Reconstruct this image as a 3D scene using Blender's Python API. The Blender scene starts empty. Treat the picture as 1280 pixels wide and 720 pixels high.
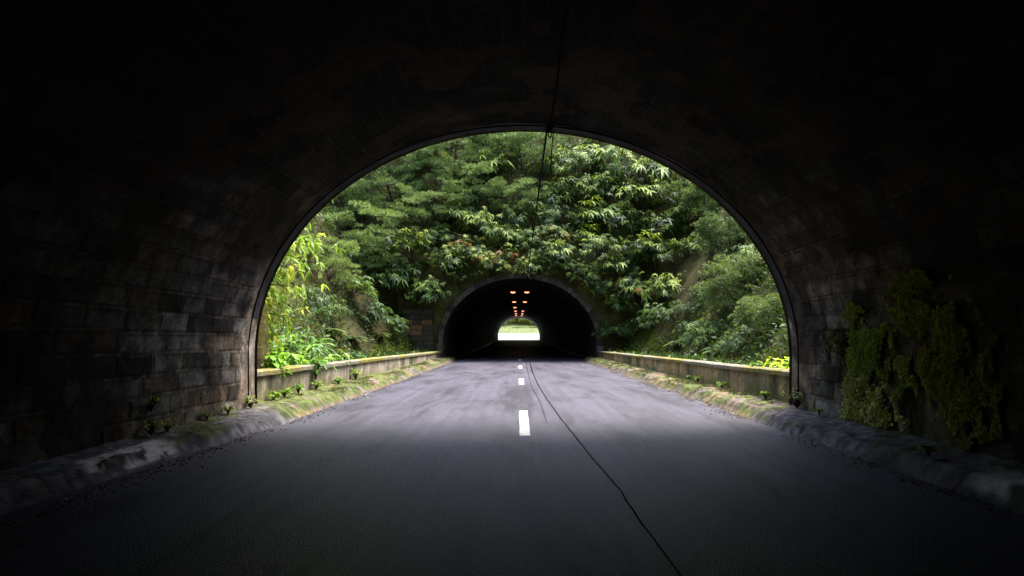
import bpy, math, random
import numpy as np
from mathutils import Vector, Matrix
random.seed(7); rng = np.random.default_rng(11)
R = math.radians
C = bpy.context.scene.collection
scene = bpy.context.scene

# ------------------------------------------------------------------ camera, sky, sun, exposure
D1, D2, D3 = 12.73, 44.8, 167.0          # near mouth, far tunnel mouth, far tunnel exit
CX, CZ, F = -0.09, 1.5, 853.33
cam = bpy.data.cameras.new('camera'); co = bpy.data.objects.new('camera', cam); C.objects.link(co)
cam.lens = 24; cam.sensor_width = 36; cam.shift_x = -8/1280; cam.shift_y = 62/1280
cam.clip_start = 0.05; cam.clip_end = 3000
co.location = (CX, 0, CZ); co.rotation_euler = (R(90), 0, 0); scene.camera = co

SUN_EL, SUN_AZ = R(69), R(46)          # azimuth measured from +Y towards +X
w = bpy.data.worlds.new('World'); scene.world = w; w.use_nodes = True
nt = w.node_tree; bg = nt.nodes['Background']
sky = nt.nodes.new('ShaderNodeTexSky'); sky.sky_type = 'NISHITA'; sky.sun_disc = False
sky.sun_elevation = SUN_EL; sky.sun_rotation = SUN_AZ; sky.dust_density = 4.0; sky.air_density = 1.2; sky.ozone_density = 0.6
nt.links.new(sky.outputs[0], bg.inputs[0]); bg.inputs[1].default_value = 0.15
sl = bpy.data.lights.new('sun', 'SUN'); so = bpy.data.objects.new('sun', sl); C.objects.link(so)
sl.energy = 2.4; sl.angle = R(38); sl.color = (1.0, 0.965, 0.92)
sd = Vector((math.sin(SUN_AZ)*math.cos(SUN_EL), math.cos(SUN_AZ)*math.cos(SUN_EL), math.sin(SUN_EL)))
so.rotation_euler = sd.to_track_quat('Z', 'Y').to_euler(); so.location = sd*100
vs = scene.view_settings; vs.view_transform = 'Standard'; vs.look = 'None'; vs.gamma = 1.0; vs.exposure = 2.3
scene.render.engine = 'CYCLES'
scene.cycles.max_bounces = 8; scene.cycles.diffuse_bounces = 3; scene.cycles.transmission_bounces = 4

# ------------------------------------------------------------------ helpers
def at(px, py, Y):
    return Vector((CX + (px-648)*Y/F, Y, CZ - (py-422)*Y/F))

def hash2(ix, iy, seed):
    h = (ix.astype(np.int64)*374761393 + iy.astype(np.int64)*668265263 + seed*974634777) & 0xffffffff
    h = ((h ^ (h >> 13))*1274126177) & 0xffffffff
    return ((h ^ (h >> 16)) & 0xffffff)/float(0xffffff)
def vnoise(x, y, seed=0):
    x = np.asarray(x, float); y = np.asarray(y, float)
    ix = np.floor(x); iy = np.floor(y); fx = x-ix; fy = y-iy
    fx = fx*fx*(3-2*fx); fy = fy*fy*(3-2*fy)
    a = hash2(ix, iy, seed); b = hash2(ix+1, iy, seed); c = hash2(ix, iy+1, seed); d = hash2(ix+1, iy+1, seed)
    return (a*(1-fx)+b*fx)*(1-fy)+(c*(1-fx)+d*fx)*fy
def fbm(x, y, seed=0, oct=4):
    s = 0; a = 0.5; t = 0
    for k in range(oct):
        s = s + a*vnoise(np.asarray(x)*2**k, np.asarray(y)*2**k, seed+k*17); t += a; a *= 0.5
    return s/t
def sstep(a, b, x):
    t = np.clip((np.asarray(x, float)-a)/(b-a), 0, 1); return t*t*(3-2*t)

def mesh_np(name, verts, faces, mat, parent=None, col=None, smooth=False, loc=None):
    """one mesh object from arrays; faces is an int array (N,3) or (N,4)"""
    verts = np.asarray(verts, np.float32).reshape(-1, 3); faces = np.asarray(faces, np.int32)
    me = bpy.data.meshes.new(name); n, k = faces.shape
    me.vertices.add(len(verts)); me.vertices.foreach_set('co', verts.ravel())
    me.loops.add(n*k); me.loops.foreach_set('vertex_index', faces.ravel())
    me.polygons.add(n); me.polygons.foreach_set('loop_start', np.arange(0, n*k, k, dtype=np.int32))
    me.polygons.foreach_set('use_smooth', np.full(n, smooth))
    me.update(calc_edges=True)
    if col is not None:
        a = me.color_attributes.new('Col', 'FLOAT_COLOR', 'POINT')
        c = np.ones((len(verts), 4), np.float32); c[:, :3] = np.asarray(col).reshape(-1, 3); a.data.foreach_set('color', c.ravel())
    me.materials.append(mat)
    o = bpy.data.objects.new(name, me); C.objects.link(o)
    if parent: o.parent = parent
    if loc is not None: o.location = loc
    return o
def grid_faces(n, m, close=False):
    i, j = np.meshgrid(np.arange(n-1), np.arange(m-1), indexing='ij')
    a = (i*m+j).ravel(); b = ((i+1)*m+j).ravel()
    return np.stack([a, b, b+1, a+1], 1)
def thing(name, label, cat, loc=(0, 0, 0), group=None):
    o = bpy.data.objects.new(name, None); C.objects.link(o); o.location = loc; o.empty_display_size = 0.2
    o['label'] = label; o['category'] = cat
    if group: o['group'] = group
    return o
def tag(o, label, cat, group=None):
    o['label'] = label; o['category'] = cat
    if group: o['group'] = group
    return o
def kind(o, k, label=None):
    o['kind'] = k
    if label: o['label'] = label; 
    return o

def box_arr(x0, x1, y0, y1, z0, z1):
    v = np.array([[x, y, z] for z in (z0, z1) for y in (y0, y1) for x in (x0, x1)], float)
    f = np.array([[0, 2, 3, 1], [4, 5, 7, 6], [0, 1, 5, 4], [2, 6, 7, 3], [0, 4, 6, 2], [1, 3, 7, 5]])
    return v, f
def join(parts):
    V = []; Fc = []; n = 0
    for v, f in parts:
        V.append(v); Fc.append(np.asarray(f)+n); n += len(v)
    return np.concatenate(V), np.concatenate(Fc)
def tube_arr(pts, rad, seg=6):
    pts = [Vector(p) for p in pts]; n = len(pts)
    if not hasattr(rad, '__len__'): rad = [rad]*n
    V = []
    for i, p in enumerate(pts):
        d = (pts[min(i+1, n-1)]-pts[max(i-1, 0)]).normalized()
        a = d.cross(Vector((0, 0, 1)))
        if a.length < 0.05: a = d.cross(Vector((1, 0, 0)))
        a.normalize(); b = d.cross(a)
        for k in range(seg):
            t = 2*math.pi*k/seg; V.append(p+(a*math.cos(t)+b*math.sin(t))*rad[i])
    Fc = []
    for i in range(n-1):
        for k in range(seg):
            k2 = (k+1) % seg; Fc.append([i*seg+k, i*seg+k2, (i+1)*seg+k2, (i+1)*seg+k])
    m = len(V); V.append(pts[0]); V.append(pts[-1])
    for k in range(seg):
        k2 = (k+1) % seg
        Fc.append([m, k2, k, m]); Fc.append([m+1, (n-1)*seg+k, (n-1)*seg+k2, m+1])
    V = np.array([list(v) for v in V]); 
    # end caps as degenerate-free quads: drop the caps' duplicate index by using a tiny ring instead
    Fq = np.array([f for f in Fc if len(set(f)) == 4]); return V[:m], Fq

# ------------------------------------------------------------------ materials
def new_mat(name):
    m = bpy.data.materials.new(name); m.use_nodes = True
    return m, m.node_tree, m.node_tree.nodes['Principled BSDF']
def N(t, kind_, **kw):
    n = t.nodes.new(kind_)
    for k, v in kw.items(): setattr(n, k, v)
    return n
def noise(t, scale, detail=5, rough=0.6, vec=None):
    n = N(t, 'ShaderNodeTexNoise'); n.inputs['Scale'].default_value = scale; n.inputs['Detail'].default_value = detail
    n.inputs['Roughness'].default_value = rough
    if vec is not None: t.links.new(vec, n.inputs['Vector'])
    return n
def ramp(t, src, stops):
    r = N(t, 'ShaderNodeValToRGB'); t.links.new(src, r.inputs[0]); el = r.color_ramp.elements
    while len(el) < len(stops): el.new(0.5)
    for e, (p, c) in zip(el, stops): e.position = p; e.color = (*c, 1) if hasattr(c, '__len__') else (c, c, c, 1)
    return r
def mul(t, a, b, mode='MULTIPLY', fac=1.0):
    m = N(t, 'ShaderNodeMix', data_type='RGBA', blend_type=mode); m.inputs[0].default_value = fac
    t.links.new(a, m.inputs[6]); t.links.new(b, m.inputs[7]); return m.outputs[2]
def mat_surface(name, rough=0.85, fine=40, mid=5, bump=0.5, dist=0.02, lo=0.55, hi=1.35, spec=0.3, base=None, rlo=None):
    """albedo from the vertex colours (or base), broken up by two noises, with bump"""
    m, t, b = new_mat(name); tc = N(t, 'ShaderNodeTexCoord')
    if base is None:
        a = N(t, 'ShaderNodeVertexColor', layer_name='Col'); src = a.outputs[0]
    else:
        a = N(t, 'ShaderNodeRGB'); a.outputs[0].default_value = (*base, 1); src = a.outputs[0]
    n1 = noise(t, fine, 6, 0.7, tc.outputs['Object']); n2 = noise(t, mid, 6, 0.65, tc.outputs['Object'])
    r1 = ramp(t, n1.outputs[0], [(0.25, lo), (0.75, hi)]); r2 = ramp(t, n2.outputs[0], [(0.3, lo), (0.72, hi)])
    c = mul(t, mul(t, src, r1.outputs[0]), r2.outputs[0]); t.links.new(c, b.inputs['Base Color'])
    b.inputs['Roughness'].default_value = rough; b.inputs['Specular IOR Level'].default_value = spec
    if rlo is not None:
        rr = ramp(t, n2.outputs[0], [(0.35, rlo), (0.65, rough)]); t.links.new(rr.outputs[0], b.inputs['Roughness'])
    bp = N(t, 'ShaderNodeBump'); bp.inputs['Strength'].default_value = bump; bp.inputs['Distance'].default_value = dist
    s = N(t, 'ShaderNodeMath', operation='ADD'); t.links.new(n1.outputs[0], s.inputs[0]); t.links.new(n2.outputs[0], s.inputs[1])
    t.links.new(s.outputs[0], bp.inputs['Height']); t.links.new(bp.outputs[0], b.inputs['Normal'])
    return m
def mat_leaf(name, rough=0.42, trans=0.28, spec=0.5, vary=0.35):
    m, t, b = new_mat(name); a = N(t, 'ShaderNodeVertexColor', layer_name='Col'); oi = N(t, 'ShaderNodeObjectInfo')
    hs = N(t, 'ShaderNodeHueSaturation'); t.links.new(a.outputs[0], hs.inputs['Color'])
    mr = N(t, 'ShaderNodeMapRange'); t.links.new(oi.outputs['Random'], mr.inputs[0]); mr.inputs[3].default_value = 1-vary; mr.inputs[4].default_value = 1+vary
    t.links.new(mr.outputs[0], hs.inputs['Value'])
    mh = N(t, 'ShaderNodeMapRange'); t.links.new(oi.outputs['Random'], mh.inputs[0]); mh.inputs[3].default_value = 0.515; mh.inputs[4].default_value = 0.485
    t.links.new(mh.outputs[0], hs.inputs['Hue'])
    t.links.new(hs.outputs[0], b.inputs['Base Color']); b.inputs['Roughness'].default_value = rough; b.inputs['Specular IOR Level'].default_value = spec
    tr = N(t, 'ShaderNodeBsdfTranslucent'); 
    y = N(t, 'ShaderNodeMix', data_type='RGBA', blend_type='MULTIPLY'); y.inputs[0].default_value = 1; t.links.new(hs.outputs[0], y.inputs[6]); y.inputs[7].default_value = (1.6, 1.5, 0.6, 1)
    t.links.new(y.outputs[2], tr.inputs[0])
    mx = N(t, 'ShaderNodeMixShader'); mx.inputs[0].default_value = trans
    t.links.new(b.outputs[0], mx.inputs[1]); t.links.new(tr.outputs[0], mx.inputs[2])
    t.links.new(mx.outputs[0], t.nodes['Material Output'].inputs[0]); return m
def mat_plain(name, col, rough=0.6, metal=0.0):
    m, t, b = new_mat(name); tc = N(t, 'ShaderNodeTexCoord'); n = noise(t, 12, 4, 0.6, tc.outputs['Object'])
    r = ramp(t, n.outputs[0], [(0.3, tuple(c*0.75 for c in col)), (0.7, tuple(min(1, c*1.2) for c in col))])
    t.links.new(r.outputs[0], b.inputs['Base Color']); b.inputs['Roughness'].default_value = rough; b.inputs['Metallic'].default_value = metal
    return m

M_stone = mat_surface('tunnel_stone', 0.95, 28, 3.5, 0.8, 0.03, 0.45, 1.5, 0.08, rlo=0.8)
M_conc = mat_surface('old_concrete', 0.85, 45, 6, 0.7, 0.02, 0.6, 1.35, 0.15)
M_earth = mat_surface('mossy_earth', 0.95, 9, 1.3, 1.0, 0.15, 0.45, 1.6, 0.15)
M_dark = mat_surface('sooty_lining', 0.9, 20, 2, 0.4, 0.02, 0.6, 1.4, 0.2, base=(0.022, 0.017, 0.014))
M_paint = mat_surface('worn_white_paint', 0.6, 60, 8, 0.3, 0.004, 0.75, 1.15, 0.4, base=(0.60, 0.58, 0.55))
t = M_paint.node_tree; b = t.nodes['Principled BSDF']; tcp = t.nodes['Texture Coordinate']
wn = noise(t, 14, 8, 0.75, tcp.outputs['Object']); wr = ramp(t, wn.outputs[0], [(0.40, 1.0), (0.47, 0.0)]); src = b.inputs['Base Color'].links[0].from_socket
wm = N(t, 'ShaderNodeMix', data_type='RGBA'); t.links.new(wr.outputs[0], wm.inputs[0]); t.links.new(src, wm.inputs[6]); wm.inputs[7].default_value = (0.10, 0.095, 0.1, 1); t.links.new(wm.outputs[2], b.inputs['Base Color'])
M_bark = mat_surface('bark', 0.9, 14, 3, 0.9, 0.05, 0.5, 1.5, 0.2, base=(0.05, 0.04, 0.028))
M_black = mat_plain('black_cable', (0.005, 0.005, 0.005), 1.0); M_black.node_tree.nodes['Principled BSDF'].inputs['Specular IOR Level'].default_value = 0.05
M_tar = mat_plain('tar', (0.010, 0.0095, 0.012), 1.0); M_tar.node_tree.nodes['Principled BSDF'].inputs['Specular IOR Level'].default_value = 0.0
M_leaf = mat_leaf('glossy_leaf', 0.5, 0.3, 0.22)
M_fine = mat_leaf('fine_foliage', 0.6, 0.25, 0.3, 0.3)
M_bright = mat_leaf('thin_bright_leaf', 0.5, 0.45, 0.25, 0.15)
M_under = mat_leaf('undergrowth_leaf', 0.6, 0.2, 0.3)
M_ivy = mat_leaf('creeper_leaf', 0.45, 0.5, 0.4, 0.1)

# wet asphalt
M_road, t, b = new_mat('wet_asphalt'); tc = N(t, 'ShaderNodeTexCoord')
mp = N(t, 'ShaderNodeMapping'); mp.inputs['Scale'].default_value = (4.2, 0.05, 1); t.links.new(tc.outputs['Object'], mp.inputs[0])
st = noise(t, 1.6, 6, 0.62, mp.outputs[0])
mp2 = N(t, 'ShaderNodeMapping'); mp2.inputs['Scale'].default_value = (0.9, 0.26, 1); t.links.new(tc.outputs['Object'], mp2.inputs[0])
pt = noise(t, 1.1, 10, 0.68, mp2.outputs[0]); ag = noise(t, 42, 6, 0.9, tc.outputs['Object']); vr = N(t, 'ShaderNodeTexVoronoi'); vr.inputs['Scale'].default_value = 75
t.links.new(tc.outputs['Object'], vr.inputs['Vector'])
c1 = ramp(t, pt.outputs[0], [(0.36, (0.022, 0.0205, 0.028)), (0.43, (0.034, 0.031, 0.043)), (0.5, (0.043, 0.040, 0.055)), (0.70, (0.052, 0.048, 0.066))])
c2 = ramp(t, st.outputs[0], [(0.3, 0.72), (0.7, 1.2)]); c3 = ramp(t, ag.outputs[0], [(0.32, 0.3), (0.68, 2.0)])
ag2 = noise(t, 17, 7, 0.85, tc.outputs['Object']); c4 = ramp(t, ag2.outputs[0], [(0.33, 0.5), (0.67, 1.55)])
mp3 = N(t, 'ShaderNodeMapping'); mp3.inputs['Scale'].default_value = (1.1, 0.17, 1); mp3.inputs['Location'].default_value = (3.3, 1.7, 0); t.links.new(tc.outputs['Object'], mp3.inputs[0])
dn_ = noise(t, 0.75, 9, 0.7, mp3.outputs[0]); c5 = ramp(t, dn_.outputs[0], [(0.39, 0.42), (0.45, 0.85), (0.50, 1.02), (0.7, 1.15)])
t.links.new(mul(t, mul(t, mul(t, mul(t, c1.outputs[0], c2.outputs[0]), c3.outputs[0]), c4.outputs[0]), c5.outputs[0]), b.inputs['Base Color'])
sm = N(t, 'ShaderNodeMath', operation='ADD'); t.links.new(pt.outputs[0], sm.inputs[0]); t.links.new(ag2.outputs[0], sm.inputs[1])
rr = ramp(t, sm.outputs[0], [(0.0, 0.45), (1.0, 0.62)]); rr.color_ramp.elements[0].position = 0.42; rr.color_ramp.elements[1].position = 0.62
hf = N(t, 'ShaderNodeMath', operation='MULTIPLY'); hf.inputs[1].default_value = 0.5; t.links.new(sm.outputs[0], hf.inputs[0]); t.links.new(hf.outputs[0], rr.inputs[0])
t.links.new(rr.outputs[0], b.inputs['Roughness']); b.inputs['Specular IOR Level'].default_value = 0.18
bp = N(t, 'ShaderNodeBump'); bp.inputs['Strength'].default_value = 0.9; bp.inputs['Distance'].default_value = 0.01
t.links.new(vr.outputs[0], bp.inputs['Height']); bp2 = N(t, 'ShaderNodeBump'); bp2.inputs['Strength'].default_value = 0.25; bp2.inputs['Distance'].default_value = 0.05
t.links.new(pt.outputs[0], bp2.inputs['Height']); t.links.new(bp2.outputs[0], bp.inputs['Normal']); t.links.new(bp.outputs[0], b.inputs['Normal'])

# ------------------------------------------------------------------ ground profile
def rise(y): return 0.9*sstep(50, 167, y)+0.0*np.asarray(y)
def terrain_h(x, y):
    x = np.asarray(x, float); y = np.asarray(y, float); ax = np.abs(x)
    n = (fbm(x*0.25+9, y*0.25, 3)-0.5)*2.4 + (fbm(x*0.9, y*0.9, 5)-0.5)*0.8
    half = 8.6 - 2.0*sstep(34, 43.5, y) - 1.5*(1-sstep(13, 18, y))
    side = 0.15 + np.maximum(0, ax-half)*1.5
    side = np.where(side > 26, 26+(side-26)*0.25, side)
    gap = np.where(ax < 5.2, -0.12, side) + n*np.clip((ax-half+0.5)/2, 0, 1)
    b = y-(D2+0.35); back = 6.7 + b*1.5; back = np.where(back > 27, 27+(back-27)*0.2, back)
    exitd = (D3-0.3)-y; front2 = 6.9+np.maximum(exitd, 0)*0.9
    hill2 = np.minimum(back, front2); hill2 = np.maximum(hill2, 7.0+rise(y)) ; hill2 = np.maximum(hill2, np.where(y < 60, side, 0))
    hill2 = hill2 + n*np.clip(b/2, 0, 1)
    f = D1+0.0-y; near = np.minimum(7.2+np.maximum(f, 0)*1.4, 24)+n*np.clip(f/3, 0, 1)
    open_ = 0.78 + np.maximum(0, ax-20)*0.4 + 0.072*np.maximum(y-169, 0) + 0.06*np.maximum(y-200, 0) + n*0.2*np.clip((ax-6)/4, 0, 1)
    h = np.where(y > D2+0.3, hill2, gap); h = np.where(y > D3, open_, h); h = np.where(y < D1+0.2, near, h)
    return h
xs = np.unique(np.concatenate([np.arange(-24, 24.01, 0.4), -24-np.cumsum(np.linspace(0.6, 16, 34)), 24+np.cumsum(np.linspace(0.6, 16, 34))]))
ys = np.unique(np.concatenate([np.arange(-90, 10, 4), np.arange(10, 12.6, 0.5), [D1+0.15], np.arange(13.2, 44.9, 0.4), [45.08], np.arange(45.14, 58, 0.35), np.arange(58, 165, 3), [166.9, 167.1], np.arange(168, 230, 2), np.arange(235, 900, 25)]))
X, Y = np.meshgrid(xs, ys, indexing='ij'); Z = terrain_h(X, Y)
fc = grid_faces(len(xs), len(ys)); V = np.stack([X, Y, Z], -1).reshape(-1, 3)
cx = V[fc].mean(1); dz = V[fc][:, :, 2].max(1)-V[fc][:, :, 2].min(1)
nearp = (np.abs(cx[:, 1]-D1) < 0.9) | (np.abs(cx[:, 1]-45.1) < 0.45) | (np.abs(cx[:, 1]-D3) < 0.9)
fc = fc[~((np.abs(cx[:, 0]) < 6.2) & nearp & (dz > 3))]
m1 = fbm(V[:, 0]*0.6, V[:, 1]*0.6+V[:, 2]*0.5, 21)[:, None]; m2 = fbm(V[:, 0]*2.2, V[:, 1]*1.5+V[:, 2]*1.7, 31)[:, None]
moss = np.array([0.055, 0.064, 0.014]); earth = np.array([0.045, 0.034, 0.018]); litter = np.array([0.07, 0.052, 0.022])
col = earth*(1-m1)+moss*m1; col = col*(1-0.5*sstep(0.5, 0.7, m2))+litter*0.5*sstep(0.5, 0.7, m2)
far = (V[:, 1] > D3)[:, None]; col = np.where(far, np.array([0.10, 0.12, 0.05])*(0.4+1.2*m2), col)
kind(mesh_np('hillside', V, fc, M_earth, col=col, smooth=True), 'structure')

# ------------------------------------------------------------------ road
def sheet(name, xs, ys, zf, mat, col=None, smooth=True):
    X, Y = np.meshgrid(xs, ys, indexing='ij'); Zz = zf(X, Y)
    return mesh_np(name, np.stack([X, Y, Zz], -1).reshape(-1, 3), grid_faces(len(xs), len(ys)), mat, col=col, smooth=smooth)
road_y = np.concatenate([np.arange(-60, 60, 0.5), np.arange(60, 200, 4), [240.0]])
kind(sheet('road', np.linspace(-4.75, 4.75, 39), road_y, lambda x, y: rise(y)-0.018*(np.abs(x)/4)**2+(fbm(x*0.7, y*0.25, 8)-0.5)*0.02, M_road), 'structure')
def marking(y0, y1, hw=0.082):
    n = 14; yy = np.linspace(y0, y1, n); vv = []
    for k, y in enumerate(yy):
        for s in (-1, 1):
            e = 0.006*(random.random()-0.5)
            vv.append([s*(hw+e)+0.01, y, float(rise(y))+(float(fbm(0.0, y*0.25, 8))-0.5)*0.02+0.006])
    return mesh_np('lane_marking', vv, [[2*i, 2*i+1, 2*i+3, 2*i+2] for i in range(n-1)], M_paint)
for k, (a, bb) in enumerate([(10.4, 13.9), (21.7, 25.1), (33.0, 36.3), (44.3, 47.6), (55.6, 58.9), (66.9, 70.2)]):
    kind(marking(a, bb), 'structure')
# the long sealed crack and the finer ones
def road_strip(name, pix, wds, mat, wob=0.012, dz=0.006):
    P = []
    for px, py in pix:
        Yd = F*CZ/(py-422); P.append(((px-648)*Yd/F+CX, Yd))
    P = np.array(P); s = np.concatenate([[0], np.cumsum(np.hypot(*np.diff(P, axis=0).T))]); n = int(s[-1]/0.05)+2
    q = np.linspace(0, s[-1], n); xx = np.interp(q, s, P[:, 0]); yy = np.interp(q, s, P[:, 1]); xx = xx+(fbm(q*2.5, q*0, 44)-0.5)*wob*2
    wd = np.interp(np.linspace(0, 1, n), np.linspace(0, 1, len(wds)), wds)*(0.6+0.8*fbm(q*6, q*0, 45))
    zz = rise(yy)-0.018*(np.abs(xx)/4)**2+(fbm(xx*0.7, yy*0.25, 8)-0.5)*0.02+dz
    V = np.stack([np.stack([xx-wd/2, yy, zz], 1), np.stack([xx+wd/2, yy, zz], 1)], 1).reshape(-1, 3)
    kind(mesh_np(name, V, [[2*i, 2*i+1, 2*i+3, 2*i+2] for i in range(n-1)], mat), 'structure')
road_strip('road_crack', [(662, 452), (665, 464), (672, 480), (685, 501), (698.5, 520), (736, 567.5), (773, 610), (805, 658), (847, 716), (900, 800)], [0.04, 0.055, 0.036, 0.027, 0.018, 0.01], M_tar)
road_strip('road_crack', [(657, 452), (660, 466), (664, 482), (676, 505), (684, 530)], [0.02, 0.016, 0.008], M_tar)
road_strip('road_crack', [(790, 540), (820, 560), (858, 585)], [0.008, 0.012, 0.006], mat_plain('pale_crack_fill', (0.11, 0.105, 0.11), 0.8))

# ------------------------------------------------------------------ pavements / verges with kerb edge
def pavement(side):
    ys = np.concatenate([np.arange(-20, 2, 0.5), np.arange(2, 18, 0.05), np.arange(18, D2+0.5, 0.15)])
    u = np.linspace(0, 1, 34)
    Yg, U = np.meshgrid(ys, u, indexing='ij')
    ins = 1-sstep(D1-1.0, D1+0.6, Yg)                     # 1 inside the tunnel
    edge = 4.07 + (0.0 if side > 0 else 0.30)*(1-sstep(6.0, 12.5, Yg)) + (fbm(Yg*0.9, Yg*0+side*5, 61)-0.5)*0.22+0.06 - 0.15*sstep(30, 44, Yg)*0
    edge = edge + 0.08
    W = 5.14-edge; Xa = edge + U*W
    kerb = sstep(0.0, 0.26-0.06*ins, U); hump = (fbm(Yg*1.1, U*2+side*3, 63)-0.5)
    z = 0.155*kerb*(0.97+0.15*hump) + 0.09*U + (fbm(Yg*6, U*7, 64)-0.5)*0.035*sstep(0, 0.15, U)*(1+0.6*(1-ins)) - 0.03*(1-sstep(0, 0.03, U))
    sl_ = np.abs(((Yg+0.15*fbm(U*3, Yg, 68))/1.25) % 1.0-0.5)*1.25; gj = (1-sstep(0.008, 0.03, sl_))*ins; z = z-0.025*gj; ck = 1-sstep(0.0, 0.02, np.abs(fbm(Yg*0.8, U*1.3, 69, 5)-0.5)); ck = ck*ins; z = z-0.012*ck
    mossn = fbm(Yg*2.0, U*3, 66+side); 
    mo = (1-ins)*sstep(0.48, 0.58, mossn+(0.12 if side < 0 else 0.07)*sstep(26, 13, Yg)-(0.12*sstep(0.55, 0.7, U) if side > 0 else 0)) + ins*sstep(0.60, 0.68, mossn)*sstep(4, 9, Yg)*sstep(1.0, 0.7, U)
    mo = mo*sstep(0.02, 0.12, U)
    z = z + 0.03*mo*fbm(Yg*14, U*16, 67)*1.2
    conc = np.array([0.115, 0.11, 0.124]); dirt = np.array([0.06, 0.05, 0.042]); mossc = np.array([0.062, 0.082, 0.016]); ochre = np.array([0.125, 0.095, 0.05]); light = np.array([0.62, 0.56, 0.54])
    def M(a): return a[..., None]
    col = conc*M(0.7+0.7*fbm(Yg*1.6, U*2.5, 70)) ; d = sstep(0.5, 0.62, fbm(Yg*3, U*4, 71))
    col = col*(1-0.6*M(d))+dirt*0.6*M(d)
    gap = M(1-ins); oc = M(sstep(0.42, 0.6, fbm(Yg*1.2+4, U*3, 72))); col = col*(1-gap)+gap*(dirt*1.6*(1-oc)+ochre*oc)
    col = col*(1-M(mo)*0.9)+mossc*M(mo)*0.9
    col = col*(1-0.6*M(np.maximum(gj, ck))); col = col*M(0.6+0.8*sstep(0.3, 0.7, fbm(Yg*9, U*10, 77)))
    # the pale worn slabs
    if side < 0: lp = sstep(7.0, 7.25, Yg)*(1-sstep(8.5, 9.1, Yg))*sstep(0.02, 0.06, U)*(1-sstep(0.40, 0.55, U+0.2*hump))*sstep(0.40, 0.47, fbm(Yg*4, U*6, 74))
    else: lp = (1-sstep(6.2, 6.9, Yg+hump))*sstep(0.03, 0.1, U)*(1-sstep(0.55, 0.72, U+0.3*hump))*sstep(0.25, 0.45, fbm(Yg*3, U*5, 75))
    col = col*(1-M(lp)*0.9)+light*M(lp)*0.9
    if side < 0: z = z-0.05*sstep(0.52, 0.5, U*0+np.abs((U-0.22)*8+fbm(Yg*3, U*0, 76)))*lp
    V = np.stack([side*Xa, Yg, z], -1).reshape(-1, 3); f = grid_faces(len(ys), len(u))
    if side < 0: f = f[:, ::-1]
    kind(mesh_np('pavement', V, f, M_conc, col=col.reshape(-1, 3), smooth=True), 'structure')
pavement(-1); pavement(1)

# ------------------------------------------------------------------ tunnel vault profile
A, B, ZC = 5.01, 4.22, 1.157
def profile(du):
    """points (x, z, nx, nz, u) of the vault from the left foot over the top to the right foot; u = arc length"""
    th = np.linspace(math.pi, 0, 2000); ex = A*np.cos(th); ez = ZC+B*np.sin(th)
    zl = np.linspace(-0.15, ZC, 40)[:-1]
    x = np.concatenate([np.full(39, -A), ex, np.full(39, A)]); z = np.concatenate([zl, ez, zl[::-1]])
    s = np.concatenate([[0], np.cumsum(np.hypot(np.diff(x), np.diff(z)))]); n = int(s[-1]/du)+1; u = np.linspace(0, s[-1], n)
    px = np.interp(u, s, x); pz = np.interp(u, s, z); tx = np.gradient(px, u); tz = np.gradient(pz, u); l = np.hypot(tx, tz)
    return px, pz, tz/l, -tx/l, u               # normal points into the tunnel
road_tunnel = thing('road_tunnel', 'dark stone block road tunnel the view looks out of, nearest and widest arch', 'tunnel', (0, D1, 0))
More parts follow.
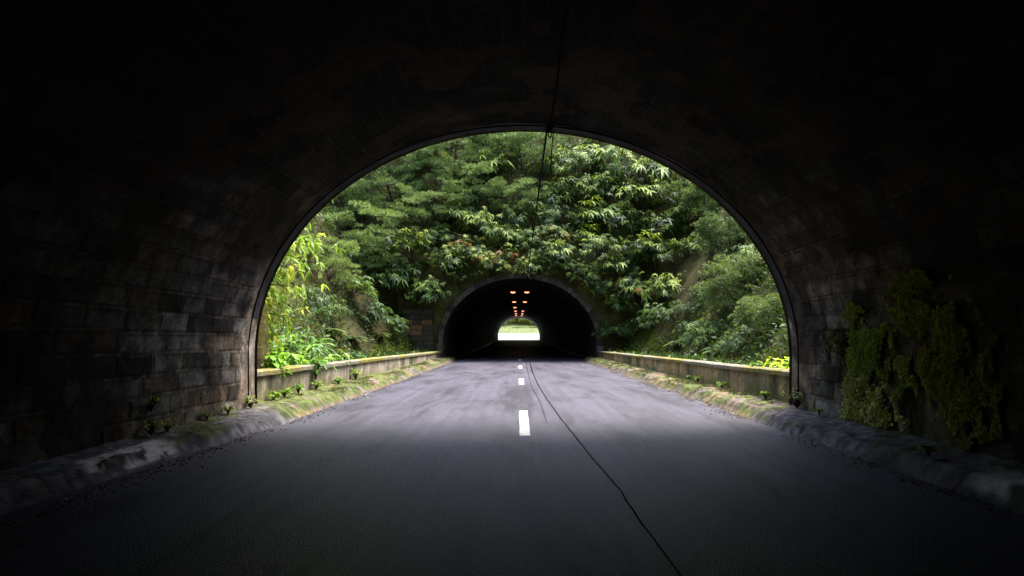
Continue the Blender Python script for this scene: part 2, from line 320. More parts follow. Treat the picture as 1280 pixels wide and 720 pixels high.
def vault1():
    px, pz, nx, nz, u = profile(0.03)
    ys = np.concatenate([np.arange(-60, 2.4, 0.6), np.arange(2.4, D1+0.001, 0.03), [D1]]); ys = np.unique(ys)
    Yg, U = np.meshgrid(ys, u, indexing='ij'); ch = 0.285; mid = u[-1]/2
    uu = U+ (fbm(Yg*0.4, U*0.5, 80)-0.5)*0.10; row = np.floor(uu/ch); bl = 0.62+0.55*hash2(row, row*0, 81)
    yy = Yg+hash2(row, row*0+3, 82)*2+(fbm(U*1.5, Yg*0.8, 83)-0.5)*0.10; c = np.floor(yy/bl)
    fu = uu/ch-row; fy = yy/bl-c
    jd = np.minimum(np.minimum(fu, 1-fu)*ch, np.minimum(fy, 1-fy)*bl)
    jn = fbm(Yg*9, U*9, 84); joint = 1-sstep(0.006, 0.026, jd+0.016*(jn-0.5)); crev = 1-sstep(0.004, 0.05, jd-0.01+0.03*(jn-0.5))
    smooth = sstep(D1-0.85, D1-0.60, Yg+(fbm(U*2, Yg*3, 85)-0.5)*0.35)          # plastered band at the mouth
    crown = sstep(1.5, 1.0, np.abs(U-mid)+0*Yg)
    plast = np.clip(sstep(0.56, 0.64, fbm(Yg*0.55, U*0.5, 86))*0.85+smooth, 0, 1)
    r = hash2(row*7+1, c, 87); r2 = hash2(row*5+2, c, 88)
    face = (r-0.5)*0.008+(fbm(Yg*3, U*3, 89)-0.5)*0.028+(fbm(Yg*14, U*14, 90)-0.5)*0.008
    spall = sstep(0.60, 0.66, fbm(Yg*1.1+5, U*1.3, 91))*0.008
    disp = (face-0.020*joint)*(1-plast*0.9)*(1-0.75*sstep(1.5, 3, np.minimum(U, u[-1]-U)))-spall*(1-smooth)+(fbm(Yg*0.5, U*0.6, 92)-0.5)*0.10*(1-sstep(D1-0.5, D1, Yg))
    disp = disp+0.0
    P = np.stack([px[None, :]+nx[None, :]*disp, Yg, pz[None, :]+nz[None, :]*disp], -1)
    M = lambda a: a[..., None]
    grey = np.array([0.17, 0.163, 0.148]); brown = np.array([0.19, 0.15, 0.11]); tan = np.array([0.26, 0.20, 0.135]); dk = np.array([0.03, 0.024, 0.021])
    col = grey*M(0.5+1.1*r); k = M(sstep(0.62, 0.72, r2)); col = col*(1-k)+brown*k*M(0.7+0.6*r)
    k = M((r2 < 0.12)*0.8); col = col*(1-k)+dk*k
    low = M(sstep(0.9, 0.2, np.minimum(U, u[-1]-U)))
    k = M(joint*0.9*(jn > 0.46)); col = col*(1-k)+np.array([0.30, 0.27, 0.22])*k
    pc = grey*1.3*M(0.6+0.9*fbm(Yg*2, U*2, 93)); k = M(sstep(0.5, 0.62, fbm(Yg*1.7, U*1.2, 94))); pc = pc*(1-k)+tan*k*0.8
    left = sstep(mid, mid-4, U)
    pc = pc*(1-M(smooth*left*0.7))+np.array([0.34, 0.29, 0.235])*M(smooth*left*0.7)*M(0.5+fbm(Yg*5, U*3, 95))
    col = col*(1-M(plast))+pc*M(plast)
    rust = M(sstep(0.5, 0.72, fbm(Yg*0.6, U*0.35, 96))*0.6); col = col*(1-rust)+col*np.array([1.35, 1.0, 0.72])*rust
    alg = M(sstep(0.47, 0.68, fbm(Yg*1.0, U*0.8+7, 97))*0.75*(0.35+0.65*sstep(1, 3.2, np.minimum(U, u[-1]-U))))
    col = col*(1-alg)+np.array([0.085, 0.095, 0.032])*alg
    white = M(sstep(0.62, 0.70, fbm(Yg*2.6, U*2.3, 98))*sstep(D1-4, D1-1.0, Yg)*0.4); col = col*(1-white)+np.array([0.26, 0.235, 0.20])*white
    drk = M(sstep(0.54, 0.62, fbm(Yg*0.9+11, U*0.9, 99))*0.75); col = col*(1-drk)+dk*drk
    k = M(crev*(1-plast)*(1-joint)*0.85); col = col*(1-k)+dk*0.5*k
    mott = fbm(Yg*4, U*4, 102)*0.6+fbm(Yg*16, U*16, 103)*0.4; col = col*M(0.6+0.8*sstep(0.3, 0.7, mott))
    ms = M(sstep(0.44, 0.58, fbm(Yg*2.4, U*2.0, 105))*sstep(6.2, 7.2, Yg)*(1-sstep(10.4, 11, Yg))*(U > mid)*sstep(2.6, 1.9, u[-1]-U)*0.85); col = col*(1-ms)+np.array([0.10, 0.125, 0.025])*ms
    soot_shade = 1-0.965*sstep(1.6, 5.2, np.minimum(U, u[-1]-U))*(0.75+0.5*fbm(Yg*0.7, U*0.7, 101)); col = col*M(soot_shade*(0.35+0.65*sstep(6, 11.5, Yg)))  # crown soot plus painted shade, darkening the lining deeper into the bore
    k = M(joint*(jn > 0.40)*(1-plast)*sstep(1.5, 4, np.minimum(U, u[-1]-U))*0.5); col = col*(1-k)+np.array([0.05, 0.04, 0.03])*k
    wp = M(sstep(0.56, 0.66, fbm(Yg*1.3+3, U*1.6, 104))*sstep(2, 4, np.minimum(U, u[-1]-U))*0.5); col = col*(1-wp)+np.array([0.05, 0.030, 0.019])*wp
    rng_ = (Yg > D1-0.37)
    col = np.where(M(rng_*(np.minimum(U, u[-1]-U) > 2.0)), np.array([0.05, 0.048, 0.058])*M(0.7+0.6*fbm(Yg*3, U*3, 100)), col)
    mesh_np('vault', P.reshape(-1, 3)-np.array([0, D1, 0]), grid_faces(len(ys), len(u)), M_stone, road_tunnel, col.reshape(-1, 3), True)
    # unseen cap added far behind the view to keep daylight out
    pr = np.stack([px, pz], 1)[::20]; n = len(pr)
    v = np.concatenate([np.stack([pr[:, 0], np.full(n, -60.0-D1), pr[:, 1]], 1), [[0, -60-D1, 1.0]]]); 
    mesh_np('light_block_cap', v, [[i, i+1, n] for i in range(n-1)]+[[n-1, 0, n]], M_dark, road_tunnel)
vault1()
def headwall(parent, y0, sgn, wx, wz, mat, off, coln, ring=0.55, rz=0.0):
    """masonry face round an arch: sheet from the arch out to a rectangle, facing sgn along y"""
    px, pz, nx, nz, u = profile(0.12); n = len(px); K = 16
    ang = np.arctan2(pz-1.2, px); ca = np.cos(ang); sa = np.sin(ang)
    tx = wx/np.maximum(np.abs(ca), 1e-6); tz = np.where(sa > 0, (wz-1.2), 1.6)/np.maximum(np.abs(sa), 1e-6); tt = np.minimum(tx, tz)
    ox = ca*tt; oz = 1.2+sa*tt
    P = []
    for k in range(K+1):
        f = k/K; x = px*(1-f)+ox*f; z = pz*(1-f)+oz*f
        y = y0 + sgn*0.12 - sgn*(np.maximum(z-7.0, 0)*2.2) + sgn*((fbm(x*0.9, z*0.9, 110)-0.5)*0.5+(fbm(x*3, z*3, 111)-0.5)*0.2)*min(1, f*2) - (-sgn)*0
        P.append(np.stack([x, np.full(n, 0.0)+y-off, z+rz], 1))
    P = np.array(P); Cc = coln(P[..., 0], P[..., 2])
    mesh_np('headwall', P.reshape(-1, 3), grid_faces(K+1, n), mat, parent, Cc.reshape(-1, 3), True)
def hw_col(x, z):
    a = fbm(x*0.8, z*0.9, 120)[..., None]; b_ = fbm(x*2.6, z*3.0, 121)[..., None]
    c = np.array([0.055, 0.042, 0.024])*(1-a)+np.array([0.075, 0.08, 0.018])*a; k = sstep(0.52, 0.66, b_)*0.5
    return c*(1-k)+np.array([0.12, 0.095, 0.05])*k
headwall(road_tunnel, D1+0.012, 1, 7.8, 7.6, M_earth, D1, hw_col)

far_tunnel = thing('road_tunnel', 'second road tunnel beyond the gap, small dark arch with lamps inside', 'tunnel', (0, D2, 0))
def vault2():
    px, pz, nx, nz, u = profile(0.25); ys = np.concatenate([np.arange(D2-0.3, 52, 0.4), np.arange(52, D3, 3.0), [D3]])
    Yg, U = np.meshgrid(ys, u, indexing='ij'); disp = (fbm(Yg*1.2, U*1.2, 130)-0.5)*0.08
    P = np.stack([px[None]+nx[None]*disp, Yg-D2, pz[None]+nz[None]*disp+rise(Yg)], -1)
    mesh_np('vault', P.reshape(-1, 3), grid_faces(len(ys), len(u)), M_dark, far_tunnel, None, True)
vault2()
headwall(far_tunnel, D2, -1, 8.0, 7.6, M_earth, D2, hw_col)
headwall(far_tunnel, D3+0.02, 1, 8.0, 7.6, M_earth, D2, hw_col, rz=0.9)
# voussoirs
def voussoirs():
    px, pz, nx, nz, u = profile(0.02); parts = []; cols = []; n = len(u); step = 0.42; s = 0.0
    while s < u[-1]-0.1:
        w_ = step*(0.8+0.4*random.random()); i0 = int(s/0.02); i1 = min(n-1, int((s+w_-0.02)/0.02)); im = (i0+i1)//2
        th = 0.26+0.14*random.random(); pr = 0.05+0.14*random.random(); v = []
        for yy in (-0.34-pr, 0.06):
            for i in (i0, im, i1):
                for d in (0.0, -th):
                    j = random.uniform(-0.012, 0.012); v.append([px[i]+nx[i]*(d+j), yy+j, pz[i]+nz[i]*(d+j)])
        v = np.array(v)
        def q(a, i, d): return a*6+i*2+d
        f = []
        for i in range(2):
            f += [[q(0, i, 0), q(0, i+1, 0), q(0, i+1, 1), q(0, i, 1)], [q(0, i, 0), q(1, i, 0), q(1, i+1, 0), q(0, i+1, 0)], [q(0, i, 1), q(0, i+1, 1), q(1, i+1, 1), q(1, i, 1)]]
        f += [[q(0, 0, 0), q(0, 0, 1), q(1, 0, 1), q(1, 0, 0)], [q(0, 2, 0), q(1, 2, 0), q(1, 2, 1), q(0, 2, 1)]]
        parts.append((v, f)); g = random.random(); c = np.array([0.05, 0.048, 0.04])*(0.5+1.1*g) if random.random() < 0.85 else np.array([0.07, 0.06, 0.03])
        cols.append(np.tile(c, (len(v), 1))); s += w_
    V, Fc = join(parts); mesh_np('arch_ring', V, Fc, M_conc, far_tunnel, np.concatenate(cols))
voussoirs()
# masonry panel left of the far mouth
def masonry():
    parts = []; cols = []
    x0, x1, z0, z1 = -7.55, -5.62, 0.3, 3.3; z = z0; r = 0
    while z < z1:
        h = 0.34; x = x0-random.random()*0.3
        while x < x1:
            L = 0.55+0.4*random.random(); a = max(x, x0); b_ = min(x+L-0.025, x1)
            if b_-a > 0.08:
                d = random.uniform(0, 0.04); v, f = box_arr(a, b_, -0.62-d, -0.2, z, z+h-0.025); parts.append((v, f))
                c = random.choice([(0.14, 0.078, 0.032), (0.045, 0.04, 0.028), (0.05, 0.042, 0.024), (0.03, 0.03, 0.02)]); cols.append(np.tile(c, (8, 1)))
            x += L
        z += h
    V, Fc = join(parts); mesh_np('masonry_panel', V, Fc, M_conc, far_tunnel, np.concatenate(cols))
masonry()

# ------------------------------------------------------------------ parapet walls
def parapet(side, label):
    ys = np.arange(D1+0.03, D2-0.45, 0.12); pr = [(5.14, -0.1), (5.14, 0.2), (5.14, 0.45), (5.14, 'b'), (5.08, 'b'), (5.08, 't'), (5.12, 'T'), (5.40, 'T'), (5.44, 't'), (5.44, 'b'), (5.38, 'b'), (5.38, -0.1)]
    top = np.interp(ys, [D1, D2], [0.87, 0.62]) + (fbm(ys*0.5, ys*0, 140+side)-0.5)*0.02
    root = thing('parapet_wall', label, 'wall', (side*5.26, D1, 0))
    def build(name, sel, cf):
        V = []; Cs = []
        for i, y in enumerate(ys):
            for x, z in sel:
                zz = {'b': top[i]-0.11, 't': top[i]-0.03, 'T': top[i]}.get(z, z) if isinstance(z, str) else z
                e = (float(fbm(y*2.2, zz*2.5+x, 143))-0.5)*0.03
                V.append([side*(x+e)-side*5.26, y-D1, zz+e*0.4]); Cs.append(cf(y, zz, top[i]))
        n = len(ys); m = len(sel); f = grid_faces(n, m)
        if side > 0: f = f[:, ::-1]
        mesh_np(name, V, f, M_conc, root, Cs, False)
    def wc(y, z, tp):
        k = float(fbm(y*0.9, z*1.5, 145)); st = float(fbm(y*3.0, z*0.5, 146)); a = np.array([0.40, 0.34, 0.28]) if side < 0 else np.array([0.44, 0.32, 0.17])
        b_ = np.array([0.17, 0.155, 0.10]); t_ = float(sstep(0.42, 0.62, k)); c = a*(1-t_)+b_*t_; c = c*(0.7+0.6*float(sstep(0.25, 0.75, st))); c = c*(0.55 if abs((y % 6.2)-1.5) < 0.07 else 1.0); c = c*(1-0.25*float(sstep(0.5, 0.62, float(fbm(y*4.0, 9.0+z*0.3, 149)))))
        g = float(sstep(0.55, 0.22, z))*float(sstep(0.3, 0.5, float(fbm(y*1.3, 3.0, 147))))*float(sstep(30, 13, y)*0.6+0.4); return c*(1-0.8*g)+np.array([0.13, 0.14, 0.025])*0.8*g
    def cc(y, z, tp):
        k = float(sstep(0.4, 0.6, fbm(y*1.1, z+2, 148))); return np.array([0.20, 0.185, 0.14])*(1-k)+np.array([0.19, 0.17, 0.05])*k
    face = [(5.14, -0.1)]+[(5.14, z) for z in (0.1, 0.2, 0.3, 0.4, 0.5)]+[(5.14, 'b')]
    build('wall_face', face, wc); build('coping', [(5.14, 'b'), (5.08, 'b'), (5.08, 't'), (5.12, 'T'), (5.26, 'T'), (5.40, 'T'), (5.44, 't'), (5.44, 'b'), (5.38, 'b')], cc)
    build('back_face', [(5.38, 'b'), (5.38, 0.3), (5.38, -0.1)], wc)
parapet(-1, 'long low greyish concrete parapet wall left of the road, mossy foot')
parapet(1, 'long low ochre stained parapet wall right of the road')

# ------------------------------------------------------------------ cables
def arch_pts(y, dn=0.02, a0=0, a1=1):
    px, pz, nx, nz, u = profile(0.1); i0 = int(a0*(len(u)-1)); i1 = int(a1*(len(u)-1))+1
    return [(px[i]+nx[i]*dn, y, pz[i]+nz[i]*dn) for i in range(i0, i1)]
v, f = tube_arr([p for p in arch_pts(D1-0.38, 0.035) if p[2] > 0.2], 0.013, 6)
tag(mesh_np('arch_cable', v, f, M_black, smooth=True), 'thin black cable following the whole curve of the near arch', 'cable')
ZT = ZC+B*math.sqrt(1-(0.48/A)**2)
v, f = tube_arr([(0.48+0.012*math.sin(y*1.3), y, ZT-0.05-0.02*math.sin(y*2.1)) for y in np.arange(-20, D1-0.3, 0.4)], 0.015, 6)
tag(mesh_np('ceiling_cable', v, f, M_black, smooth=True), 'black cable fixed along the ceiling of the near tunnel', 'cable')
v, f = tube_arr([(0.43, D1-0.3+(D2-D1-0.2)*s, ZT-0.06-(ZT-0.06-5.35)*s*0-0.55*4*s*(1-s)*0.25) for s in np.linspace(0, 1, 30)], 0.02, 6)
tag(mesh_np('overhead_cable', v, f, M_black, smooth=True), 'long black cable strung from the near arch top to the far tunnel', 'cable')
v, f = tube_arr([(0.53+0.02*math.sin(z*5), D1-0.28+ (5.3-z)*0.3, z) for z in np.linspace(5.30, 4.52, 12)], 0.011, 6)
tag(mesh_np('hanging_cable', v, f, M_black, smooth=True), 'short loose cable end dangling right of the long overhead cable', 'cable')
cl = thing('cable_clamp', 'small black clamp joining the cables at the top of the near arch', 'clamp', (0.48, D1-0.33, ZT-0.03))
v, f = join([box_arr(-0.055, 0.055, -0.05, 0.05, -0.03, 0.03), box_arr(-0.035, 0.035, -0.03, 0.03, -0.10, -0.031)]); mesh_np('bracket', v, f, M_black, cl)
v, f = tube_arr([(0.02, 0, -0.08), (0.035, 0, -0.12), (0.03, 0.01, -0.17), (0.0, 0.02, -0.19), (-0.03, 0.01, -0.15), (-0.02, 0, -0.09)], 0.014, 6); mesh_np('loop', v, f, M_black, cl)

# ------------------------------------------------------------------ lamps of the far tunnel
M_glow, t, b = new_mat('lit_lamp_lens'); b.inputs['Emission Color'].default_value = (1.0, 0.34, 0.17, 1); b.inputs['Emission Strength'].default_value = 0.6; b.inputs['Base Color'].default_value = (0.8, 0.5, 0.3, 1)
M_case = mat_plain('lamp_case', (0.05, 0.05, 0.05), 0.5, 0.3)
def make_lamp():
    r = thing('tunnel_lamp', 'x', 'lamp', (0, 0, 0), 'lamps in two rows along the far tunnel ceiling')
    v = np.array([[-0.22, -0.16, 0], [0.22, -0.16, 0], [0.22, 0.16, 0], [-0.22, 0.16, 0], [-0.19, -0.12, 0.12], [0.19, -0.12, 0.12], [0.19, 0.12, 0.12], [-0.19, 0.12, 0.12]]); f = [[4, 5, 6, 7], [0, 1, 5, 4], [1, 2, 6, 5], [2, 3, 7, 6], [3, 0, 4, 7]]
    mesh_np('housing', v, f, M_case, r)
    th = np.linspace(0, math.pi, 9); P = np.array([[[x*0.19, 0.14*math.cos(a), -0.10*math.sin(a)*(1-(abs(x)**4)*0.6)-0.001] for a in th] for x in np.linspace(-1, 1, 7)])
    mesh_np('lens', P.reshape(-1, 3), grid_faces(7, 9), M_glow, r, smooth=True)
    return r
def dup(root, loc, rotz=0, label=None, scale=None, group=None, rot=None):
    r = root.copy(); C.objects.link(r); r.location = loc; r.rotation_euler = rot if rot else (0, 0, rotz)
    if label: r['label'] = label
    if group: r['group'] = group
    if scale is not None: r.scale = (scale,)*3 if not hasattr(scale, '__len__') else scale
    for ch in root.children:
        c = ch.copy(); C.objects.link(c); c.parent = r
    return r
first = None; ords = ['nearest', 'second', 'third', 'fourth', 'fifth', 'sixth', 'seventh']
for k, yy in enumerate([54, 70, 86, 102, 118, 134]):
    for s in (-1, 1):
        if k == 2 and s == 1: continue
        z = 1.5+57.4*54/F - 0.02 + float(rise(yy)) ; loc = (s*0.55+0.03, yy, z)
        lab = f"{ords[k]} glowing ceiling lamp of the {'left' if s < 0 else 'right'} row inside the far tunnel"
        if s > 0 and k > 2: lab = f"{ords[k-1]} glowing ceiling lamp of the right row inside the far tunnel"
        if first is None: first = make_lamp(); first.location = loc; first['label'] = lab
        else: dup(first, loc, label=lab)
        # hanger up to the ceiling is part of the lamp: simple rod
rodv, rodf = tube_arr([(0, 0, 0.12), (0, 0, 0.42)], 0.015, 5)
rod_me = None
for o in [o for o in C.objects if o.name.startswith('housing')]:
    if rod_me is None: h_ = mesh_np('hanger', rodv, rodf, M_case, o); rod_me = h_.data
    else: h_ = bpy.data.objects.new('hanger', rod_me); C.objects.link(h_); h_.parent = o

# ------------------------------------------------------------------ leaves
def nrm(v): return v/np.maximum(np.linalg.norm(v, axis=-1, keepdims=True), 1e-9)
def leaves(base, d, up, L, W, droop, col, fold=0.25):
    """lanceolate folded leaves; arrays (n,3)/(n,)"""
    n = len(base); d = nrm(d); side = nrm(np.cross(d, up)); nn = nrm(np.cross(side, d)); L = L[:, None]; W = W[:, None]; dr = droop[:, None]
    V = np.zeros((n, 8, 3)); down = np.array([0, 0, -1.0])
    def pos(t): return base+d*L*t+down*L*dr*t*t
    V[:, 0] = base
    for k, (t_, wf) in enumerate([(0.33, 1.0), (0.70, 0.75)]):
        p = pos(t_); V[:, 1+3*k] = p-side*W*0.5*wf+nn*W*fold*wf*0.5; V[:, 2+3*k] = p; V[:, 3+3*k] = p+side*W*0.5*wf+nn*W*fold*wf*0.5
    V[:, 7] = pos(1.0)
    tri = np.array([[0, 1, 2], [0, 2, 3], [1, 4, 5], [1, 5, 2], [2, 5, 6], [2, 6, 3], [4, 7, 5], [5, 7, 6]])
    Fc = (tri[None]+8*np.arange(n)[:, None, None]).reshape(-1, 3)
    return V.reshape(-1, 3), Fc, np.repeat(col, 8, axis=0)
def blades(base, d, up, L, W, col):
    """thin two-triangle leaflets"""
    n = len(base); d = nrm(d); side = nrm(np.cross(d, up)); L = L[:, None]; W = W[:, None]
    V = np.stack([base, base+d*L*0.5-side*W*0.5, base+d*L, base+d*L*0.5+side*W*0.5], 1)
    tri = np.array([[0, 1, 2], [0, 2, 3]]); Fc = (tri[None]+4*np.arange(n)[:, None, None]).reshape(-1, 3)
    return V.reshape(-1, 3), Fc, np.repeat(col, 4, axis=0)
def cat3(parts):
    V = []; Fc = []; Cc = []; n = 0
    for v, f, c in parts: V.append(v); Fc.append(f+n); Cc.append(c); n += len(v)
    return np.concatenate(V), np.concatenate(Fc), np.concatenate(Cc)
def rand_dir(n, zmin=-1.0):
    z = rng.uniform(zmin, 1, n); a = rng.uniform(0, 2*math.pi, n); r = np.sqrt(1-z*z); return np.stack([r*np.cos(a), r*np.sin(a), z], 1)
def rosette(center, axis, L, nl, col, W=0.22, tilt=0.30, droop=0.75):
    axis = nrm(np.asarray(axis, float)); a = np.cross(axis, [0.3, 0.1, 1.0]); a = nrm(a); b_ = np.cross(axis, a); th = rng.uniform(0, 6.28)+np.arange(nl)*2*math.pi/nl+rng.uniform(-.2, .2, nl)
    tl = tilt+rng.uniform(-0.2, 0.25, nl); d = (a[None]*np.cos(th)[:, None]+b_[None]*np.sin(th)[:, None])+axis[None]*tl[:, None]
    Ls = L*rng.uniform(0.7, 1.1, nl); c = col*rng.uniform(0.75, 1.3, (nl, 1))
    base = center+axis*rng.uniform(-0.12, 0.1, nl)[:, None]*L
    return leaves(base, d, np.tile(axis, (nl, 1)), Ls, Ls*W, np.full(nl, droop)*rng.uniform(0.5, 1.4, nl), c)
G_dark = np.array([0.030, 0.062, 0.020]); G_mid = np.array([0.075, 0.14, 0.028]); G_lite = np.array([0.215, 0.30, 0.065]); G_yel = np.array([0.24, 0.21, 0.04]); G_org = np.array([0.30, 0.13, 0.03])

def protos_whorl(seed, yellow=0.04, n=46, leaf=0.24, lite=0.3):
    global rng
    rng = np.random.default_rng(seed); cen = np.array([0, -0.5, 0.35]); parts = []; stems = []
    # limbs fan out; each carries a flat tier of rosettes
    nb = 9; dirs = rand_dir(nb, -0.15); dirs[:, 1] -= 0.25; dirs = nrm(dirs)
    for k in range(nb):
        tip = cen+dirs[k]*np.array([0.92, 0.8, 0.62])*rng.uniform(0.6, 1.0); mid_ = tip*0.5+np.array([0, -0.08, 0.14])
        stems.append(tube_arr([(0, 0, -0.1), tuple(mid_*0.5), tuple(mid_), tuple(tip)], [0.028, 0.02, 0.014, 0.006], 5))
        m = max(2, int(n/nb))
        for j in range(m):
            off = rng.normal(0, 1, 3)*np.array([0.25, 0.22, 0.13]); c = tip+off; ax = np.array([0, -0.15, 0.9])+dirs[k]*0.6+rng.normal(0, 0.33, 3)
            u_ = rng.random(); col = G_lite if u_ < lite else (G_mid if u_ < 0.72 else G_dark)
            if rng.random() < yellow: col = G_yel if rng.random() < 0.6 else G_org
            parts.append(rosette(c, ax, leaf*rng.uniform(0.5, 1.25), int(rng.integers(7, 12)), col))
            stems.append(tube_arr([tuple(mid_*0.3+tip*0.7), tuple(c)], [0.007, 0.004], 4))
    return cat3(parts), join(stems)
def protos_feather(seed, pads=15, dens=1400, leaf=0.052, droop=0.0, base_col=(0.10, 0.155, 0.055), tall=0.75, padr=0.34, flat=0.26):
    global rng
    rng = np.random.default_rng(seed); cen = np.array([0, -0.45, tall]); parts = []; stems = []; bc = np.array(base_col)
    lay = []
    for k in range(pads):
        u_ = (k+0.5)/pads; z = -0.62+1.3*u_; rr = math.sqrt(max(0.05, 1-(z/1.0)**2))*0.72; a = k*2.4+rng.uniform(-.4, .4); lay.append(cen+np.array([rr*math.cos(a), rr*math.sin(a), z*0.85]))
    for c in lay:
        pr = padr*rng.uniform(0.75, 1.25); nl = int(dens*pr*pr/(padr*padr))
        # several small tufts make up a pad so that its rim is uneven
        nt_ = 16; tc_ = rng.normal(0, 1, (nt_, 3))*np.array([pr*0.5, pr*0.5, pr*flat*0.45]); tc_[:, 2] += tc_[:, 0]*rng.normal(0, 0.3)+tc_[:, 1]*rng.normal(0, 0.3); tc_ = c+tc_; which = rng.integers(0, nt_, nl)
        tr = pr*rng.uniform(0.22, 0.42, nt_); dd = rand_dir(nl, -0.45); p = tc_[which]+dd*tr[which][:, None]*np.array([1, 1, 0.5])*np.cbrt(rng.uniform(0.15, 1, nl))[:, None]
        d = dd*0.9+np.array([0, 0, 0.55-droop*1.6])+rng.normal(0, 0.35, (nl, 3)); colr = bc*rng.uniform(0.65, 1.45, (nl, 1))*(0.8+0.5*(tr[which][:, None]/(pr*0.42)))
        L = leaf*rng.uniform(0.6, 1.4, nl); parts.append(blades(p, d, rng.normal(0, 1, (nl, 3)), L, L*0.30, colr))
        mid_ = c*0.55+np.array([0, -0.1, 0.02]); stems.append(tube_arr([(0, -0.02, -0.1), tuple(np.array([0, -0.2, 0.35*tall+0.0])), tuple(mid_), tuple(c)], [0.045, 0.034, 0.018, 0.006], 6))
        for q in tc_[::3]: stems.append(tube_arr([tuple(mid_*0.25+c*0.75), tuple(q)], [0.007, 0.003], 4))
    return cat3(parts), join(stems)
def protos_broad(seed, n=420, leaf=0.13, colr=G_mid, W=0.45, spread=0.8, yellow=0.0):
    global rng
    rng = np.random.default_rng(seed); cen = np.array([0, -0.4, 0.4]); d = rand_dir(n, -0.3); cl = rand_dir(14, -0.2); which = rng.integers(0, 14, n)
    p = cen+cl[which]*0.62*spread+d*0.30*spread*rng.uniform(0.5, 1, (n, 1)); c = np.tile(colr, (n, 1))*rng.uniform(0.6, 1.5, (n, 1)); k = rng.random(n) < yellow; c[k] = G_yel
    dd = d+cl[which]*0.6+rng.normal(0, .4, (n, 3)); L = leaf*rng.uniform(0.6, 1.2, n); up = np.array([0, 0, 1.0])+rng.normal(0, 0.4, (n, 3))
    st_ = [tube_arr([(0, 0, -0.08), tuple(cen*0.6), tuple(cen+q*0.62*spread)], [0.03, 0.02, 0.006], 5) for q in cl]
    return leaves(p, dd, up, L, L*W, np.full(n, 0.4), c), join(st_)
def protos_fern(seed, nf=13, L=1.0, colr=G_mid):
    """a rosette of arching pinnate fronds"""
    global rng
    rng = np.random.default_rng(seed); parts = []; stems = []
    for k in range(nf):
        a = k*2*math.pi/nf+rng.uniform(-.25, .25); el = rng.uniform(0.5, 1.1); Lf = L*rng.uniform(0.7, 1.05); pts = []
        for s in np.linspace(0, 1, 12): pts.append(np.array([math.cos(a)*math.cos(el)*Lf*s*(1+0.4*s), math.sin(a)*math.cos(el)*Lf*s*(1+0.4*s), math.sin(el)*Lf*s-0.75*Lf*s*s]))
        pts = np.array(pts); stems.append(tube_arr([tuple(p) for p in pts[::3]], 0.006*L+0.002, 4))
        s = np.linspace(0.12, 1, 30); P = np.stack([np.interp(s, np.linspace(0, 1, 12), pts[:, j]) for j in range(3)], 1); T = nrm(np.gradient(P, axis=0)); sd_ = nrm(np.cross(T, [0, 0, 1.0]))
        for sg in (-1, 1):
            w_ = 0.26*L*np.sin(np.pi*np.clip(s*0.93+0.07, 0, 1))**0.7+0.01; parts.append(blades(P, sd_*sg+T*0.35+np.array([0, 0, -0.15]), np.tile([0, 0, 1.0], (30, 1)), w_, w_*0.22+0.012, np.tile(colr, (30, 1))*rng.uniform(0.8, 1.25, (30, 1))))
    return cat3(parts), join(stems)

proto = {}
def make_proto(key, name, data, mat, crown='crown', trunk='trunk', cat='shrub'):
    (v, f, c), (sv, sf) = data
    a = mesh_np(crown, v, f, mat, col=c); b_ = mesh_np(trunk, sv, sf, M_bark, smooth=True)
    proto[key] = (name, a.data, b_.data, crown, trunk, cat); bpy.data.objects.remove(a); bpy.data.objects.remove(b_)
def plant(key, loc, scale, rotz, label, group=None, tilt=(0, 0), name=None, cat=None):
    nm, ca, tr, cn, tn, ct = proto[key]
    r = thing(name or nm, label, cat or ct, loc, group); r.rotation_euler = (tilt[0], tilt[1], rotz); r.scale = (scale, scale, scale)
    for n_, me in ((cn, ca), (tn, tr)):
        o = bpy.data.objects.new(n_, me); C.objects.link(o); o.parent = r
    return r
for k in range(4): make_proto('W%d' % k, 'whorled_shrub', protos_whorl(100+k, 0.006, (120, 90, 72, 108)[k], (0.20, 0.26, 0.31, 0.23)[k], (0.3, 0.5, 0.4, 0.6)[k]), M_leaf)
make_proto('D0', 'whorled_shrub', protos_whorl(130, 0.0, 110, 0.21, 0.06), M_leaf); make_proto('D1', 'whorled_shrub', protos_whorl(131, 0.0, 90, 0.25, 0.12), M_leaf)
make_proto('Y0', 'whorled_shrub', protos_whorl(120, 0.35, 70, 0.22, 0.5), M_leaf)
make_proto('Y1', 'whorled_shrub', protos_whorl(121, 0.14, 90, 0.22, 0.6), M_leaf)
for k in range(3): make_proto('F%d' % k, 'feathery_tree', protos_feather(200+k), M_fine, cat='tree')
for k in range(2): make_proto('A%d' % k, 'drooping_tree', protos_feather(220+k, 17, 1700, 0.06, 0.45, (0.088, 0.135, 0.045), 0.6, 0.36, 0.55), M_fine, cat='tree')
make_proto('L0', 'drooping_tree', protos_feather(250, 22, 1500, 0.055, 0.25, (0.15, 0.20, 0.075), 0.6, 0.33, 0.5), M_fine, cat='tree'); make_proto('P0', 'roadside_tree', protos_feather(240, 15, 1300, 0.07, 0.1, (0.42, 0.47, 0.22), 0.6, 0.4, 0.4), M_bright, cat='tree'); make_proto('B0', 'broadleaf_bush', protos_broad(300), M_leaf); make_proto('B1', 'broadleaf_bush', protos_broad(301, 420, 0.15, G_dark*1.3, 0.35), M_leaf)
make_proto('N0', 'fern', protos_fern(400, 13, 1.0, G_mid), M_fine, 'fronds', 'stalks', 'fern'); make_proto('N1', 'fern', protos_fern(401, 10, 1.0, G_lite*1.1), M_bright, 'fronds', 'stalks', 'fern')

